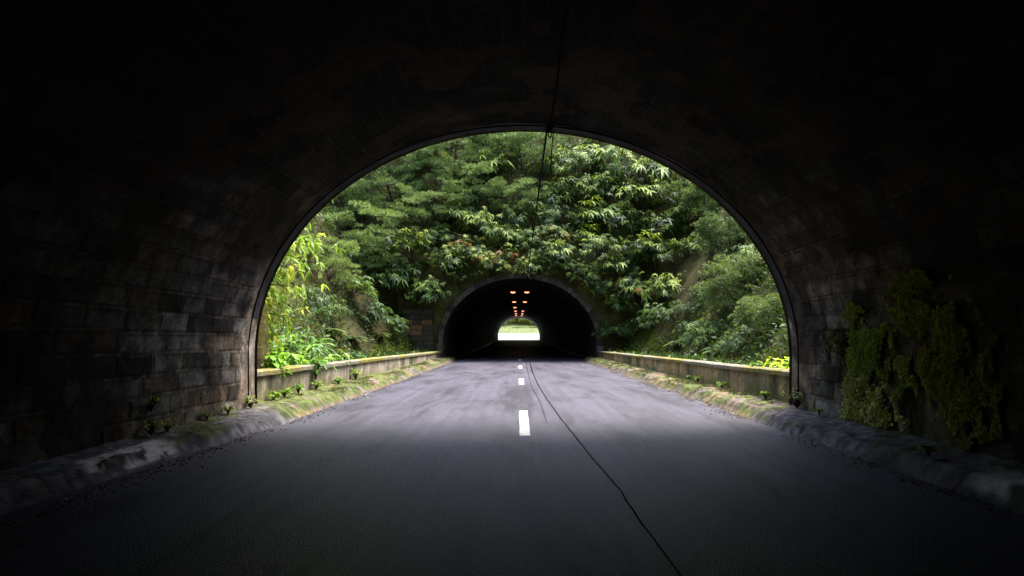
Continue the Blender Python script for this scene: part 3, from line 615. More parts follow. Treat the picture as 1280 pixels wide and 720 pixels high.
def hit(px, py):
    """march the view ray to the hillside"""
    d = at(px, py, 1.0)-Vector((CX, 0, CZ)); t_ = np.arange(14.5, 90, 0.05); Xr = CX+d.x*t_; Yr = t_; Zr = CZ+d.z*t_
    h = terrain_h(Xr, Yr); ax = np.abs(Xr); h = np.where((ax < 5.3) & (Yr < D2), -1, h); i = np.argmax(Zr < h)
    j = np.argmax(Yr > D2-0.15)
    if Yr[i] > D2 and abs(Xr[j]) < 8.2 and Zr[j] < 7.6: i = j
    return Vector((Xr[i], Yr[i], Zr[i]))
def downhill(p):
    e = 0.6; gx = float(terrain_h(p.x+e, p.y)-terrain_h(p.x-e, p.y)); gy = float(terrain_h(p.x, min(p.y+e, 60))-terrain_h(p.x, p.y+0.0))*2
    if p.y > D2-1.5: gy = max(gy, 2.0); 
    return Vector((-gx, -gy)).normalized() if abs(gx)+abs(gy) > 0.01 else Vector((0, -1))
def slope_plant(key, px, py, rpx, label, group='plants covering the hillside between the tunnels', fwd=0.45, name=None, Yfix=None):
    H = hit(px, py); r = rpx*H.y/F; dn = downhill(H); lx, ly = ({'F': (-.45, .75), 'A': (-.45, .6), 'L': (-.45, .6)}.get(key[0], (-.5, .35)))
    rot = math.atan2(dn.y, dn.x)+math.pi/2
    if key[0] == 'N': base = H+Vector((dn.x*0.2, dn.y*0.2, 0)); return plant(key, base, r, random.uniform(0, 6), label, group, name=name)
    # crown centre on the view ray, a little in front of the slope
    Cn = at(px, py, H.y-r*fwd); base = Cn-Vector((dn.x*(-lx)*r, dn.y*(-lx)*r, ly*r))
    return plant(key, base, r, rot+random.uniform(-0.6, 0.6), label, group, tilt=(random.uniform(-0.25, 0.25), random.uniform(-0.25, 0.25)), name=name)

FL = [
 ('F0', 452, 292, 62, 'large rounded feathery tree on the left slope, above the yellow leaves'),
 ('F1', 497, 226, 52, 'layered feathery tree at the upper left edge of the slope'),
 ('F2', 432, 250, 44, 'feathery tree partly cut off by the upper left of the near arch'),
 ('F0', 570, 196, 52, 'feathery tree with flat tiers near the arch top, left of centre'),
 ('F1', 588, 236, 44, 'feathery tree directly below the flat tiered one left of centre'),
 ('F2', 655, 196, 46, 'soft green feathery tree at the top centre, beside the hanging cable'),
 ('F0', 530, 262, 40, 'dark feathery tree in the middle of the left slope'),
 ('F2', 640, 246, 34, 'small feathery tree left of the long cable, mid slope'),
 ('A0', 880, 258, 48, 'olive feathery tree under the upper right curve of the near arch'),
 ('A1', 905, 300, 36, 'olive feathery tree halfway down the right side'),
 ('L0', 920, 366, 50, 'large pale green feathery tree low on the right'),
 ('A1', 968, 392, 36, 'drooping feathery tree touching the right side of the near arch'),
 ('A1', 845, 225, 30, 'small feathery tree under the arch, right of the whorled shrubs'),
 ('F1', 405, 320, 40, 'shaded feathery tree behind the yellow leafed branches'),
 ('F2', 610, 172, 40, 'feathery tree at the very top of the opening, left of centre'),
 ('F1', 510, 188, 40, 'feathery tree in the top left corner of the opening'),
]
for a in FL: slope_plant(*a)
WL = [
 ('W0', 735, 208, 40, 'glossy whorled shrub at the top of the slope just right of the cable'), ('W1', 778, 204, 40, 'glossy whorled shrub below the arch top, right of centre'),
 ('W2', 815, 222, 38, 'glossy whorled shrub at the upper right, under the arch curve'), ('W3', 712, 242, 34, 'whorled shrub crossed by the long cable at mid height'),
 ('W0', 757, 244, 38, 'pale topped whorled shrub in the centre of the right slope'), ('W1', 800, 256, 36, 'whorled shrub right of the pale topped one'),
 ('W2', 740, 278, 34, 'whorled shrub with big rosettes above the right haunch of the far tunnel'), ('W3', 785, 282, 30, 'whorled shrub edging the bare mossy bank on the right'),
 ('W0', 692, 272, 30, 'whorled shrub in the middle of the slope just right of the cable'), ('Y1', 686, 302, 28, 'whorled shrub with a few yellow leaves over the far tunnel, right of centre'),
 ('W2', 725, 300, 26, 'small whorled shrub hanging over the bare bank'), ('W1', 598, 286, 32, 'whorled shrub on the slope above the left haunch of the far tunnel'),
 ('Y0', 590, 306, 22, 'shrub with orange drying rosettes left of centre'), ('Y0', 640, 322, 28, 'shrub with yellow and orange leaves right above the far arch'),
 ('Y1', 612, 334, 24, 'yellow tinged shrub overhanging the far arch, left part'), ('W3', 660, 336, 22, 'low shrub hanging over the crown of the far arch'),
 ('W0', 574, 350, 24, 'whorled shrub draped on the far arch left shoulder'), ('W1', 540, 366, 28, 'big pale rosettes left of the far arch, over the masonry'),
 ('W2', 560, 268, 30, 'shaded whorled shrub below the dark feathery tree'), ('W3', 515, 312, 34, 'whorled shrub left of the bare patch of bank'),
 ('D0', 480, 352, 38, 'dark drooping shrub on the left bank'), ('D1', 438, 372, 34, 'dark whorled shrub low on the left bank'),
 ('D1', 505, 350, 26, 'whorled shrub over the mossy bank left of the masonry'), ('W3', 832, 290, 34, 'whorled shrub between the right feathery trees and the cliff'),
 ('W0', 820, 328, 36, 'whorled shrub in the middle of the right bank'), ('Y1', 800, 362, 38, 'pale yellowish whorled shrub low on the right bank'),
 ('W1', 845, 362, 34, 'whorled shrub left of the pale feathery tree'), ('D0', 835, 398, 32, 'dark whorled shrub just above the right parapet'),
 ('D1', 880, 418, 32, 'dark leafy shrub behind the right parapet, under the pale tree'), ('W0', 860, 320, 30, 'whorled shrub above the pale feathery tree'),
 ('D1', 945, 330, 32, 'whorled shrub under the right curve of the near arch'), ('D0', 925, 425, 30, 'shaded shrub low behind the right parapet near the arch'),
 ('W3', 655, 268, 28, 'whorled shrub left of the long cable at mid slope'), ('W1', 700, 212, 32, 'whorled shrub behind the long cable near the arch top'),
 ('W2', 625, 210, 30, 'whorled shrub among the feathery trees, top left of centre'), ('W0', 545, 300, 26, 'small whorled shrub right above the bare left bank'),
 ('D1', 460, 395, 30, 'low dark shrub at the foot of the left bank'), ('D0', 400, 380, 32, 'dark shrub behind the yellow leafed branches'),
 ('W2', 700, 322, 24, 'whorled shrub sprawling over the right haunch of the far arch'), ('W1', 630, 300, 26, 'whorled shrub above the shrub with yellow and orange leaves'),
 ('W0', 668, 300, 26, 'whorled shrub just left of the few yellow leaves over the far tunnel'), ('W3', 570, 322, 26, 'whorled shrub above the shoulder of the far arch, beside the bare bank'),
 ('W2', 770, 340, 24, 'whorled shrub leaning over the bare bank on the right'), ('W1', 780, 385, 24, 'low whorled shrub between the far arch and the right bank'),
 ('W0', 810, 405, 24, 'low leafy shrub above the right parapet, far half'), ('F2', 470, 322, 34, 'small feathery tree under the large rounded one'),
 ('W1', 706, 338, 20, 'small whorled shrub at the upper right rim of the far arch'), ('W3', 735, 340, 22, 'small whorled shrub on the bare bank right of the far arch crown'),
 ('W2', 555, 338, 24, 'pale whorled shrub between the bare left bank and the far arch'), ('Y1', 600, 318, 24, 'shrub with a few yellow leaves above the left haunch'), ('W0', 520, 375, 22, 'small whorled shrub hanging over the masonry blocks'),
 ('W3', 752, 366, 18, 'little whorled shrub beside the right shoulder of the far arch'),
 ('W0', 748, 312, 30, 'whorled shrub on the ledge above the right haunch of the far arch'), ('W2', 792, 312, 30, 'big leaved whorled shrub right of the ledge above the far arch'),
 ('W3', 690, 316, 24, 'whorled shrub on the ledge right of the overhead cable end'), ('D0', 770, 412, 22, 'dark low shrub at the foot of the right bank by the far arch'),
 ('D1', 490, 408, 20, 'dark low shrub against the left bank foot'), ('W1', 860, 275, 30, 'whorled shrub tucked between the olive trees on the right'),
 ('B0', 560, 178, 34, 'bright broad leafed bush at the top of the opening, left'), ('B1', 770, 232, 24, 'broad leafed bush among the whorled shrubs, upper right'),
 ('B0', 740, 180, 34, 'light green broad leafed bush at the top, right of centre'), ('B1', 640, 290, 24, 'broad leafed bush above the yellow leaved shrubs'),
 ('B1', 870, 385, 28, 'dark broad leafed bush left of the large pale tree'), ('B0', 800, 188, 34, 'light green bush close under the arch, right of the top'),
]
for a in WL: slope_plant(*a)
for i, (px, py, r, lab) in enumerate([(500, 395, 16, 'fern on the mossy bank left of the masonry'), (470, 420, 18, 'fern at the foot of the left bank'), (440, 425, 20, 'fern behind the left parapet, mid length'),
    (775, 425, 14, 'fern at the foot of the right bank near the far arch'), (850, 430, 18, 'fern behind the middle of the right parapet'), (530, 330, 14, 'fern rooted on the bare left bank'), (900, 440, 22, 'dark fern behind the right parapet under the pale tree'), (410, 415, 22, 'large fern behind the left parapet')]):
    slope_plant('N0', px, py, r, lab, 'ferns on the banks', name='fern')

# undergrowth that nobody could count
def undergrowth():
    global rng
    rng = np.random.default_rng(900); n = 150000; x = rng.uniform(-21, 21, n); y = rng.uniform(13.5, 54, n); h = terrain_h(x, y); ax = np.abs(x)
    ok = ((y < D2-0.2) & (ax > 5.5)) | (y > D2+0.5); den = fbm(x*0.45, y*0.45+h*0.4, 901); e = 0.05
    bare = ((y > D2-6) & (h < 8) & (ax < 11)); ok &= (den > np.where(bare, 0.50, 0.30)) & (h < 22); ok &= ~((ax > 8.5) & (h > 14) & (rng.random(n) < 0.3))
    x, y, h = x[ok], y[ok], h[ok]; n = len(x); d = rand_dir(n, -0.1); d[:, 1] -= 0.3; p = np.stack([x, y, h+rng.uniform(0, 0.45, n)], 1)
    tone = fbm(x*0.8, y*0.8+h*0.7, 905)[:, None]; c = (G_dark*0.7*(1-tone)+G_mid*0.8*tone)*rng.uniform(0.6, 1.4, (n, 1)); k = rng.random(n) < 0.012; c[k] = G_yel*0.8
    L = rng.uniform(0.13, 0.34, n); v, f, cc = blades(p, d, np.array([0, 0, 1.0])+rng.normal(0, .5, (n, 3)), L, L*rng.uniform(0.25, 0.5, n), c)
    kind(mesh_np('undergrowth', v, f, M_under, col=cc), 'stuff')
undergrowth()
# moss tufts on headwall and foot of banks
def moss_scatter(name, n, fn, L0, L1, colr, mat=M_fine, seed=910):
    global rng
    rng = np.random.default_rng(seed); p = fn(n); m = len(p); d = rand_dir(m, 0.0)+np.array([0, -0.2, 0.5]); L = rng.uniform(L0, L1, m)
    c = np.array(colr)*rng.uniform(0.6, 1.5, (m, 1)); v, f, cc = blades(p, d, rng.normal(0, 1, (m, 3)), L, L*0.35, c); return kind(mesh_np(name, v, f, mat, col=cc), 'stuff')
def face_pts(n):
    x = rng.uniform(-7.9, 7.9, n); z = rng.uniform(0.2, 8.0, n); e = (x/5.6)**2+((np.maximum(z, ZC)-ZC)/4.85)**2; k = (e > 1) & (fbm(x*0.9, z*0.9, 915) > 0.48); x, z = x[k], z[k]
    y = D2-((fbm(x*0.9, z*0.9, 110)-0.5)*0.5+(fbm(x*3, z*3, 111)-0.5)*0.2)-0.02; return np.stack([x, y, z], 1)
moss_scatter('headwall_moss', 26000, face_pts, 0.06, 0.2, (0.085, 0.10, 0.02))
def foot_pts(n):
    s = rng.choice([-1, 1], n); y = rng.uniform(27, 44, n); x = rng.uniform(5.5, 8.2, n); k = fbm(x*0.8, y*0.5, 916) > 0.42; x, y, s = x[k], y[k], s[k]; return np.stack([s*x, y, terrain_h(s*x, y)+0.02], 1)
moss_scatter('bank_moss', 26000, foot_pts, 0.07, 0.22, (0.10, 0.15, 0.028), M_bright, 917)

# ------------------------------------------------------------------ bright plants behind the left parapet and the yellow leafed tree
def yellow_tree():
    global rng
    rng = np.random.default_rng(500); root = thing('yellow_leafed_tree', 'tree with bright yellow green drooping leaves at the left side of the opening', 'tree', (-7.3, 15.6, 0.1))
    o0 = Vector((-7.3, 15.6, 0.1)); limbs = []; parts = []
    limbs.append(tube_arr([(0, 0, -0.2), (0.1, 0, 1.2), (0.25, 0.05, 2.5), (0.3, 0.1, 4.2), (0.3, 0.2, 6.0)], [0.16, 0.14, 0.11, 0.08, 0.03], 8))
    ends = [(352, 262, 15.6), (366, 255, 16.2), (384, 276, 15.9), (398, 300, 15.4), (360, 300, 15.2), (372, 322, 15.0), (392, 344, 15.3), (352, 335, 14.8), (368, 358, 15.1), (348, 372, 14.9), (378, 372, 15.6), (345, 300, 14.9), (400, 282, 16.0), (420, 240, 16.6), (356, 395, 14.9), (344, 350, 15.4), (386, 308, 15.8), (340, 320, 14.6), (374, 292, 15.3), (358, 280, 15.0), (364, 342, 15.5), (350, 405, 15.2), (372, 388, 15.8), (400, 330, 16.0), (410, 312, 16.4), (346, 388, 14.8), (392, 368, 16.0), (340, 410, 15.0), (430, 236, 17.0), (362, 412, 16.0)]
    for px, py, Yd in ends:
        T = at(px, py, Yd)-o0; s0 = Vector((0.28, 0.1, max(1.2, min(5.2, T.z+rng.uniform(-0.6, 0.6))))); m_ = s0*0.45+T*0.55+Vector((0, 0, 0.28))
        limbs.append(tube_arr([tuple(s0), tuple(m_), tuple(T)], [0.03, 0.018, 0.005], 5))
        for j in range(14):
            tt = rng.uniform(0.35, 1.0); q = s0*(1-tt)**2+m_*2*tt*(1-tt)+T*tt*tt; q = np.array(q)+rng.normal(0, 0.16, 3)
            L = rng.uniform(0.11, 0.22, 4); d = rng.normal(0, 0.55, (4, 3))+np.array([0.35, -0.1, -0.55]); u_ = rng.random()
            c = np.array([0.46, 0.52, 0.13]) if u_ < 0.2 else (np.array([0.26, 0.40, 0.09]) if u_ < 0.7 else np.array([0.16, 0.28, 0.04]))
            parts.append(leaves(np.tile(q, (4, 1)), d, rng.normal(0, 0.5, (4, 3))+np.array([0, 0, 1.0]), L, L*0.33, np.full(4, 0.5), np.tile(c, (4, 1))*rng.uniform(0.8, 1.2, (4, 1))))
    v, f, c = cat3(parts); mesh_np('crown', v, f, M_bright, root, c); v, f = join(limbs); mesh_np('trunk', v, f, M_bark, root, smooth=True)
yellow_tree()
def leafy_plant(px, py, Yd, h, label, n=26, leaf=0.22, colr=(0.13, 0.26, 0.03), W=0.5, seed=1, name='leafy_plant', group=None, spread=1.0):
    """stems from the ground carrying broad arching leaves; top centre at the pixel"""
    global rng
    rng = np.random.default_rng(seed); top = at(px, py, Yd); gz = max(0.1, top.z-h); root = thing(name, label, 'plant', (top.x, Yd, gz), group); parts = []; st_ = []
    for k in range(n):
        a = rng.uniform(0, 6.28); r = rng.uniform(0.05, 0.45)*h*spread; hh = (top.z-gz)*rng.uniform(0.45, 1.05); e = np.array([r*math.cos(a), r*math.sin(a), hh])
        st_.append(tube_arr([(0, 0, -0.03), (e[0]*0.4, e[1]*0.4, hh*0.6), tuple(e)], [0.008, 0.006, 0.003], 4))
        m = 5; d = np.stack([np.cos(a+rng.normal(0, 0.8, m)), np.sin(a+rng.normal(0, 0.8, m)), rng.uniform(-0.1, 0.7, m)], 1); L = leaf*rng.uniform(0.6, 1.2, m)
        b0 = e[None]*rng.uniform(0.72, 1.0, (m, 1)); parts.append(leaves(b0, d, np.tile([0, 0, 1.0], (m, 1)), L, L*W, np.full(m, 0.55), np.array(colr)*rng.uniform(0.6, 1.4, (m, 1))))
    v, f, c = cat3(parts); mesh_np('leaves', v, f, M_bright, root, c); v, f = join(st_); mesh_np('stems', v, f, M_bark, root)
    return root
g_ = 'leafy plants behind the left parapet'
leafy_plant(338, 436, 14.6, 0.85, 'bright lime broad leaved plant at the near end of the left parapet', 34, 0.20, (0.26, 0.46, 0.04), 0.6, 2, group=g_)
leafy_plant(362, 440, 16.5, 0.8, 'bright green leafy plant second behind the left parapet', 34, 0.2, (0.2, 0.4, 0.05), 0.5, 3, group=g_)
leafy_plant(388, 428, 18.0, 1.1, 'plant with long pale strap leaves behind the left parapet', 14, 0.55, (0.12, 0.24, 0.08), 0.22, 4, group=g_)
leafy_plant(412, 436, 20.0, 1.1, 'yellow green leafy plant behind the middle of the left parapet', 22, 0.36, (0.19, 0.31, 0.04), 0.35, 5, group=g_)
leafy_plant(350, 415, 17.5, 1.3, 'tall green plant behind the lime ones at the left', 26, 0.28, (0.09, 0.2, 0.03), 0.4, 6, group=g_)
leafy_plant(375, 412, 20.5, 1.4, 'mid green plant in the shade of the yellow leafed tree', 26, 0.34, (0.07, 0.16, 0.03), 0.35, 7, group=g_)
leafy_plant(440, 440, 24.0, 0.9, 'low dark green plant near the far part of the left parapet', 22, 0.3, (0.06, 0.14, 0.03), 0.35, 8, group=g_)
leafy_plant(395, 448, 16.8, 0.5, 'short green plant peeping over the left parapet top', 24, 0.18, (0.10, 0.22, 0.03), 0.5, 9, group=g_)
rp = leafy_plant(976, 447, 14.6, 0.6, 'lime round leaved plant with a pale stalk behind the near end of right parapet', 30, 0.17, (0.36, 0.52, 0.04), 0.75, 10)
v, f = tube_arr([(0.02, 0, 0.3), (0.0, 0.0, 0.75), (-0.08, 0.0, 0.98), (-0.15, 0, 1.12)], [0.01, 0.009, 0.007, 0.004], 5)
mesh_np('flower_stalk', v, f, mat_plain('pale_stalk', (0.45, 0.42, 0.34), 0.6), rp)
leafy_plant(945, 452, 15.6, 0.35, 'small lime plant left of the round leaved one', 14, 0.14, (0.15, 0.26, 0.03), 0.6, 11)
for k, (px, Yd, hh, lab) in enumerate([(352, 13.7, 0.16, 'small weed at the foot of the left parapet beside the arch'), (372, 15.2, 0.22, 'bright weed clump against the left parapet, second from the arch'), (395, 16.6, 0.2, 'light green weed clump at the left parapet foot, third from the arch'),
    (424, 20.5, 0.34, 'taller weed growing against the left parapet, middle'), (365, 14.4, 0.18, 'lime weed tuft at the left parapet foot'), (410, 18.5, 0.16, 'flat weed clump below the taller weed')]):
    p = Vector((-5.0+0.05*math.sin(k*3), Yd, 0.26)); py = 422-(p.z+hh-CZ)*F/Yd; pxx = 648+(p.x-CX)*F/Yd
    leafy_plant(pxx, py, Yd, hh, lab, 22, 0.075, (0.17, 0.30, 0.03), 0.55, 30+k, 'weed', 'weeds along the left parapet', 1.6)
for k, (Yd, hh, lab) in enumerate([(17.0, 0.15, 'weed cushion at the right parapet foot, nearest the arch'), (19.3, 0.16, 'bright weed cushion at the middle of the right parapet foot'), (20.3, 0.13, 'low weed next to the bright cushion, right parapet'), (14.0, 0.14, 'small weed at the near end of the right parapet foot')]):
    p = Vector((4.98, Yd, 0.26)); py = 422-(p.z+hh-CZ)*F/Yd; pxx = 648+(p.x-CX)*F/Yd
    leafy_plant(pxx, py, Yd, hh, lab, 24, 0.06, (0.18, 0.30, 0.03), 0.6, 50+k, 'weed', 'weeds along the right parapet', 1.8)
# fig-like plants at the feet of the arch and along the inner walls
for k, (x, Yd, z, hh, lab) in enumerate([(-4.93, 12.35, 0.25, 0.22, 'small plant at the foot of the near arch, left'), (4.93, 12.3, 0.25, 0.34, 'small plant at the foot of the near arch, right'), (-4.9, 11.3, 0.26, 0.12, 'tiny green weed at the left wall foot inside the tunnel'),
    (-4.88, 10.5, 0.26, 0.10, 'tiny pale weed on the left pavement beside the wall'), (-4.88, 8.9, 0.26, 0.16, 'spreading grey green weed at the foot of the left tunnel wall'), (-4.85, 9.25, 0.26, 0.14, 'short weed just beyond the spreading one on the left'), (-4.96, 9.05, 0.55, 0.22, 'small plant growing out of the left tunnel wall'),
    (4.85, 11.2, 0.26, 0.08, 'tiny pale weed at the right wall foot inside the tunnel'), (4.45, 7.55, 0.22, 0.09, 'small pale weed on a mossy hump of the right pavement')]):
    py = 422-(z+hh-CZ)*F/Yd; pxx = 648+(x-CX)*F/Yd; leafy_plant(pxx, py, Yd, hh, lab, 26, 0.05, (0.34, 0.42, 0.16), 0.6, 70+k, 'weed', 'weeds inside the near tunnel', 2.2)

# mossy stump of rock right behind the near arch, left
def mossy_rock():
    zz = np.linspace(-0.1, 3.4, 40); th = np.linspace(0, 2*math.pi, 33)
    T, Zg = np.meshgrid(th, zz, indexing='ij'); Tn = np.minimum(T, 2*math.pi-T); r = (0.62-0.07*Zg)*(0.8+0.5*fbm(Tn*1.5, Zg*1.4, 520)+0.15*fbm(Tn*6, Zg*5, 521)); 
    V = np.stack([r*np.cos(T)*0.62, r*np.sin(T), Zg], -1).reshape(-1, 3); m = fbm(T*1.5, Zg*1.2, 522).reshape(-1, 1); k = sstep(0.4, 0.6, m); c = np.array([0.07, 0.05, 0.03])*(1-k)+np.array([0.13, 0.125, 0.025])*k
    o = mesh_np('mossy_rock', V, grid_faces(33, 40), M_earth, col=c, smooth=True, loc=(-5.82, 14.5, 0.1)); tag(o, 'narrow moss covered rock pillar just beyond the left foot of the near arch', 'rock')
mossy_rock()

# ------------------------------------------------------------------ creeper on the right wall
PX, PZ, NX, NZ, UU = profile(0.02)
def wall_at(z, dn):
    h = len(UU)//2; zz = PZ[::-1][:h]; i = np.clip(np.searchsorted(zz, z), 0, h-1); j = len(UU)-1-i
    return PX[j]+NX[j]*dn, PZ[j]+NZ[j]*dn, NX[j], NZ[j]
def creeper(label, poly, n, seed, colr, dens=0.42, leaf=(0.018, 0.036), bulge=0.028):
    """leaves hugging the wall inside a region given by picture corners projected on the wall plane x = A"""
    global rng
    rng = np.random.default_rng(seed); q = []
    for px, py in poly: Yd = F*(A-CX)/(px-648); q.append((Yd, CZ-(py-422)*Yd/F))
    q = np.array(q); n2 = n*3; y = rng.uniform(q[:, 0].min()-0.1, q[:, 0].max()+0.1, n2); z = rng.uniform(max(0.24, q[:, 1].min()-0.1), q[:, 1].max()+0.1, n2)
    yw = y+(fbm(y*4, z*4, seed+1)-0.5)*0.6; zw = z+(fbm(y*4, z*4, seed+2)-0.5)*0.6; ins = np.zeros(n2, bool); j = len(q)-1
    for i in range(len(q)):
        c_ = ((q[i, 1] > zw) != (q[j, 1] > zw)) & (yw < (q[j, 0]-q[i, 0])*(zw-q[i, 1])/(q[j, 1]-q[i, 1]+1e-9)+q[i, 0]); ins ^= c_; j = i
    den = fbm(y*3.5, z*3.5, seed+3, 5); ins &= den > dens; y, z = y[ins][:n], z[ins][:n]; m = len(y); thick = 0.02+bulge*sstep(dens, dens+0.25, den[ins][:n])*rng.random(m)**0.6
    x, z2, nx, nz = wall_at(z, thick); y0, z0 = float(y.mean()), float(z2.mean()); o = Vector((A, y0, z0)); P = np.stack([x, y, z2], 1)-np.array(o)
    nn = np.stack([nx, np.zeros(m), nz], 1); d = rng.normal(0, 0.7, (m, 3))+np.array([0, 0, -0.7])+nn*0.5; L = rng.uniform(leaf[0], leaf[1], m)
    c = np.array(colr)*rng.uniform(0.55, 1.5, (m, 1))*(0.7+0.8*fbm(y*2, z*2, seed+4))[:, None]
    v, f, cc = blades(P, d, nn+np.array([0, 0.15, 0.15])+rng.normal(0, 0.32, (m, 3)), L, L*0.85, c); r = thing('creeper', label, 'creeper', o, 'creepers on the right tunnel wall'); mesh_np('leaves', v, f, M_ivy, r, cc)
    st_ = []
    for k in range(9):
        i = rng.integers(0, m); p0 = P[i]-nn[i]*thick[i]*0.7; pts = [p0]; 
        for s in range(7): pts.append(pts[-1]+np.array([0, rng.normal(0, 0.04), -0.09])) 
        pts = [p for p in pts if p[2]+z0 > 0.27]
        if len(pts) > 2:
            zz_ = np.array([p[2]+z0 for p in pts]); xw, zw_, a_, b_ = wall_at(zz_, 0.012); st_.append(tube_arr([(xw[i2]-A, pts[i2][1], zw_[i2]-z0) for i2 in range(len(pts))], 0.004, 4))
    for v, f in st_: mesh_np('stem', v, f, M_bark, r)
IV = (0.24, 0.30, 0.05)
creeper('tall narrow green creeper patch, left one on the right wall', [(1062, 383), (1085, 388), (1088, 410), (1112, 415), (1118, 440), (1113, 478), (1060, 480), (1062, 440), (1058, 410)], 9500, 601, IV, 0.40)
creeper('largest dark green creeper patch on the right wall', [(1125, 352), (1180, 345), (1225, 380), (1240, 430), (1250, 500), (1245, 545), (1215, 560), (1192, 548), (1185, 520), (1160, 515), (1150, 470), (1160, 440), (1130, 425), (1120, 395)], 30000, 611, (0.20, 0.25, 0.05), 0.40, (0.018, 0.038))
creeper('upper small round creeper tuft between the two big patches', [(1122, 458), (1145, 456), (1148, 474), (1124, 476)], 1500, 621, IV, 0.15)
creeper('lower small creeper tuft between the two big patches', [(1118, 481), (1145, 480), (1146, 492), (1120, 493)], 1100, 631, IV, 0.15)
creeper('pale leafed creeper at the foot of the tall narrow patch', [(1062, 478), (1112, 478), (1112, 508), (1140, 512), (1130, 535), (1100, 546), (1052, 540), (1050, 520)], 3600, 641, (0.34, 0.36, 0.17), 0.30, (0.026, 0.048), 0.05)
creeper('small pale creeper sprig left of the tall narrow patch', [(1028, 422), (1058, 414), (1060, 436), (1040, 442)], 900, 651, (0.12, 0.14, 0.06), 0.25, (0.03, 0.055), 0.08)
creeper('thin creeper line joining the two big patches near their tops', [(1085, 408), (1130, 404), (1135, 432), (1088, 424)], 1800, 661, IV, 0.42)

# ------------------------------------------------------------------ litter, verge grass, debris
def verge(n, s_sel=None):
    y = rng.uniform(12.9, 44, n)**1.0; s = rng.choice([-1, 1], n); x = rng.uniform(4.3, 5.05, n); k = fbm(x*2, y*1.1+s*7, 930)-0.06*(y < 22)*(s < 0) > 0.53; x, y, s = x[k], y[k], s[k]
    return np.stack([s*x, y, 0.17*np.minimum(1, (x-4.2)/0.25)+0.05], 1)
moss_scatter('verge_moss', 30000, verge, 0.025, 0.06, (0.085, 0.105, 0.02), M_fine, 931)
def gutter(name, n, smin, smax, cols, seed):
    global rng
    rng = np.random.default_rng(seed); y = rng.uniform(3, 40, n); s = rng.choice([-1, 1], n); x = 4.18-np.abs(rng.normal(0, 0.16, n))+0.12*(s < 0)*(y < 11); k = fbm(y*1.2, s*9.0, seed) > 0.40; x, y, s = x[k], y[k], s[k]; n = len(x)
    V = []; Fc = []; Cc = []; tri = np.array([[0, 1, 2, 3], [0, 4, 5, 1], [1, 5, 6, 2], [2, 6, 7, 3], [3, 7, 4, 0]])
    sz = rng.uniform(smin, smax, n); a = rng.uniform(0, 6.28, n); 
    P = np.zeros((n, 8, 3)); q = np.array([[-.3, -.25, .5], [.3, -.3, .45], [.25, .3, .5], [-.3, .28, .4], [-.5, -.5, -.1], [.5, -.45, -.1], [.5, .5, -.1], [-.5, .45, -.1]])
    qq = q[None]*(1+rng.normal(0, .15, (n, 8, 1))); xx = qq[..., 0]*np.cos(a)[:, None]-qq[..., 1]*np.sin(a)[:, None]; yy = qq[..., 0]*np.sin(a)[:, None]+qq[..., 1]*np.cos(a)[:, None]
    P[..., 0] = (s*x)[:, None]+xx*sz[:, None]; P[..., 1] = y[:, None]+yy*sz[:, None]; P[..., 2] = -0.012+0.0*y[:, None]+qq[..., 2]*sz[:, None]*0.8+0.008
    c = np.array(cols)[rng.integers(0, len(cols), n)]*rng.uniform(0.6, 1.3, (n, 1))
    kind(mesh_np(name, P.reshape(-1, 3), (tri[None]+8*np.arange(n)[:, None, None]).reshape(-1, 4), M_conc, col=np.repeat(c, 8, 0)), 'stuff')
gutter('gravel', 5200, 0.006, 0.028, [(0.10, 0.095, 0.10), (0.16, 0.14, 0.12), (0.06, 0.055, 0.055), (0.09, 0.07, 0.05)], 940)
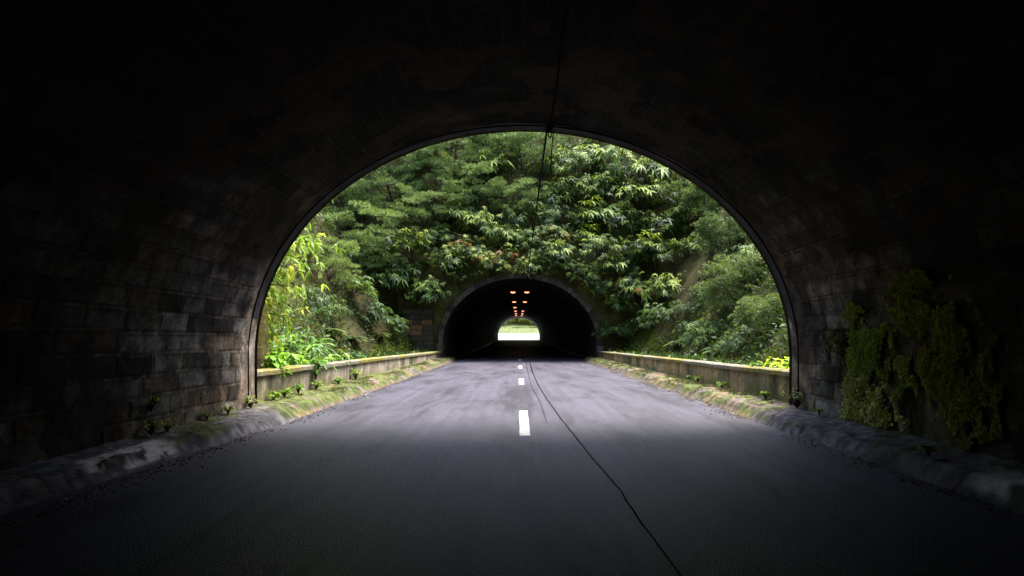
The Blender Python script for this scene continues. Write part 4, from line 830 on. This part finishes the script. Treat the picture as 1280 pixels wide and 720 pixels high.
def litter():
    global rng
    rng = np.random.default_rng(950); n = 900; y = rng.uniform(4, 42, n); s = rng.choice([-1, 1], n); x = 4.35-np.abs(rng.normal(0, 0.25, n))+rng.random(n)*0.5; z = np.where(x > 4.3, 0.02+0.21*np.minimum(1, (x-4.2)/0.25), 0.004)
    P = np.stack([s*x, y, z+0.012], 1); d = rng.normal(0, 1, (n, 3))*np.array([1, 1, 0.12]); L = rng.uniform(0.04, 0.10, n); c = np.array([(0.22, 0.10, 0.04), (0.30, 0.19, 0.07), (0.10, 0.06, 0.03), (0.34, 0.27, 0.14)])[rng.integers(0, 4, n)]
    v, f, cc = leaves(P, d, np.array([0, 0, 1.0])+rng.normal(0, 0.2, (n, 3)), L, L*0.45, np.full(n, -0.05), c, 0.3); kind(mesh_np('leaf_litter', v, f, M_fine, col=cc), 'stuff')
litter()
# faint scribble on the plaster band by the left foot of the arch
def scribble():
    pts = []
    for t_ in np.linspace(0, 1, 90):
        pts.append((0.05*math.sin(t_*19)+0.02*math.sin(t_*41), 0.55*t_+0.05*math.cos(t_*19)))
    P = [(-A+0.028, D1-0.62+a_, 1.0+b_) for a_, b_ in pts]; v, f = tube_arr(P, 0.004, 4)
    tag(mesh_np('graffiti', v, f, mat_plain('faint_spray_paint', (0.03, 0.025, 0.03), 0.8)), 'faint looping dark scribble on the pale band of the left wall', 'graffiti')
scribble()

# ------------------------------------------------------------------ daylight beyond the far exit
M_pale = mat_surface('pale_dry_road', 0.8, 10, 0.8, 0.2, 0.01, 0.9, 1.08, 0.3, base=(0.36, 0.36, 0.36))
kind(sheet('far_road', np.linspace(-40, 9, 30), np.arange(D3+0.8, 192, 1.5), lambda x, y: 0.98+0*x+0.072*np.maximum(y-169, 0), M_pale), 'structure')
fg = 'trees in the daylight beyond the far tunnel'
for i, (x, y, s, k, lab) in enumerate([(-9, 222, 6.5, 'P0', 'sunlit tree seen through the far exit, left'), (-1.5, 226, 7, 'P0', 'sunlit tree seen through the middle of the far exit'), (6, 220, 6, 'P0', 'sunlit tree seen through the far exit, right'),
    (13, 224, 7, 'P0', 'tree at the right edge of the far exit view'), (-17, 224, 7, 'P0', 'tree at the left edge of the far exit view'), (2, 236, 11, 'P0', 'taller tree at the back of the far exit view')]):
    plant(k, (x, y, float(terrain_h(x, y))), s, i*1.3, lab, fg, name='roadside_tree', cat='tree')
hv, hf_, hc = protos_broad(970, 3000, 0.11, np.array([0.09, 0.13, 0.05]), 0.5, 1.0)[0]
hd = mesh_np('hedge', hv*np.array([7.5, 1.0, 0.9]), hf_, M_leaf, col=hc, loc=(2.5, 212, 3.8)); tag(hd, 'dark clipped hedge crossing the view through the far exit', 'hedge')
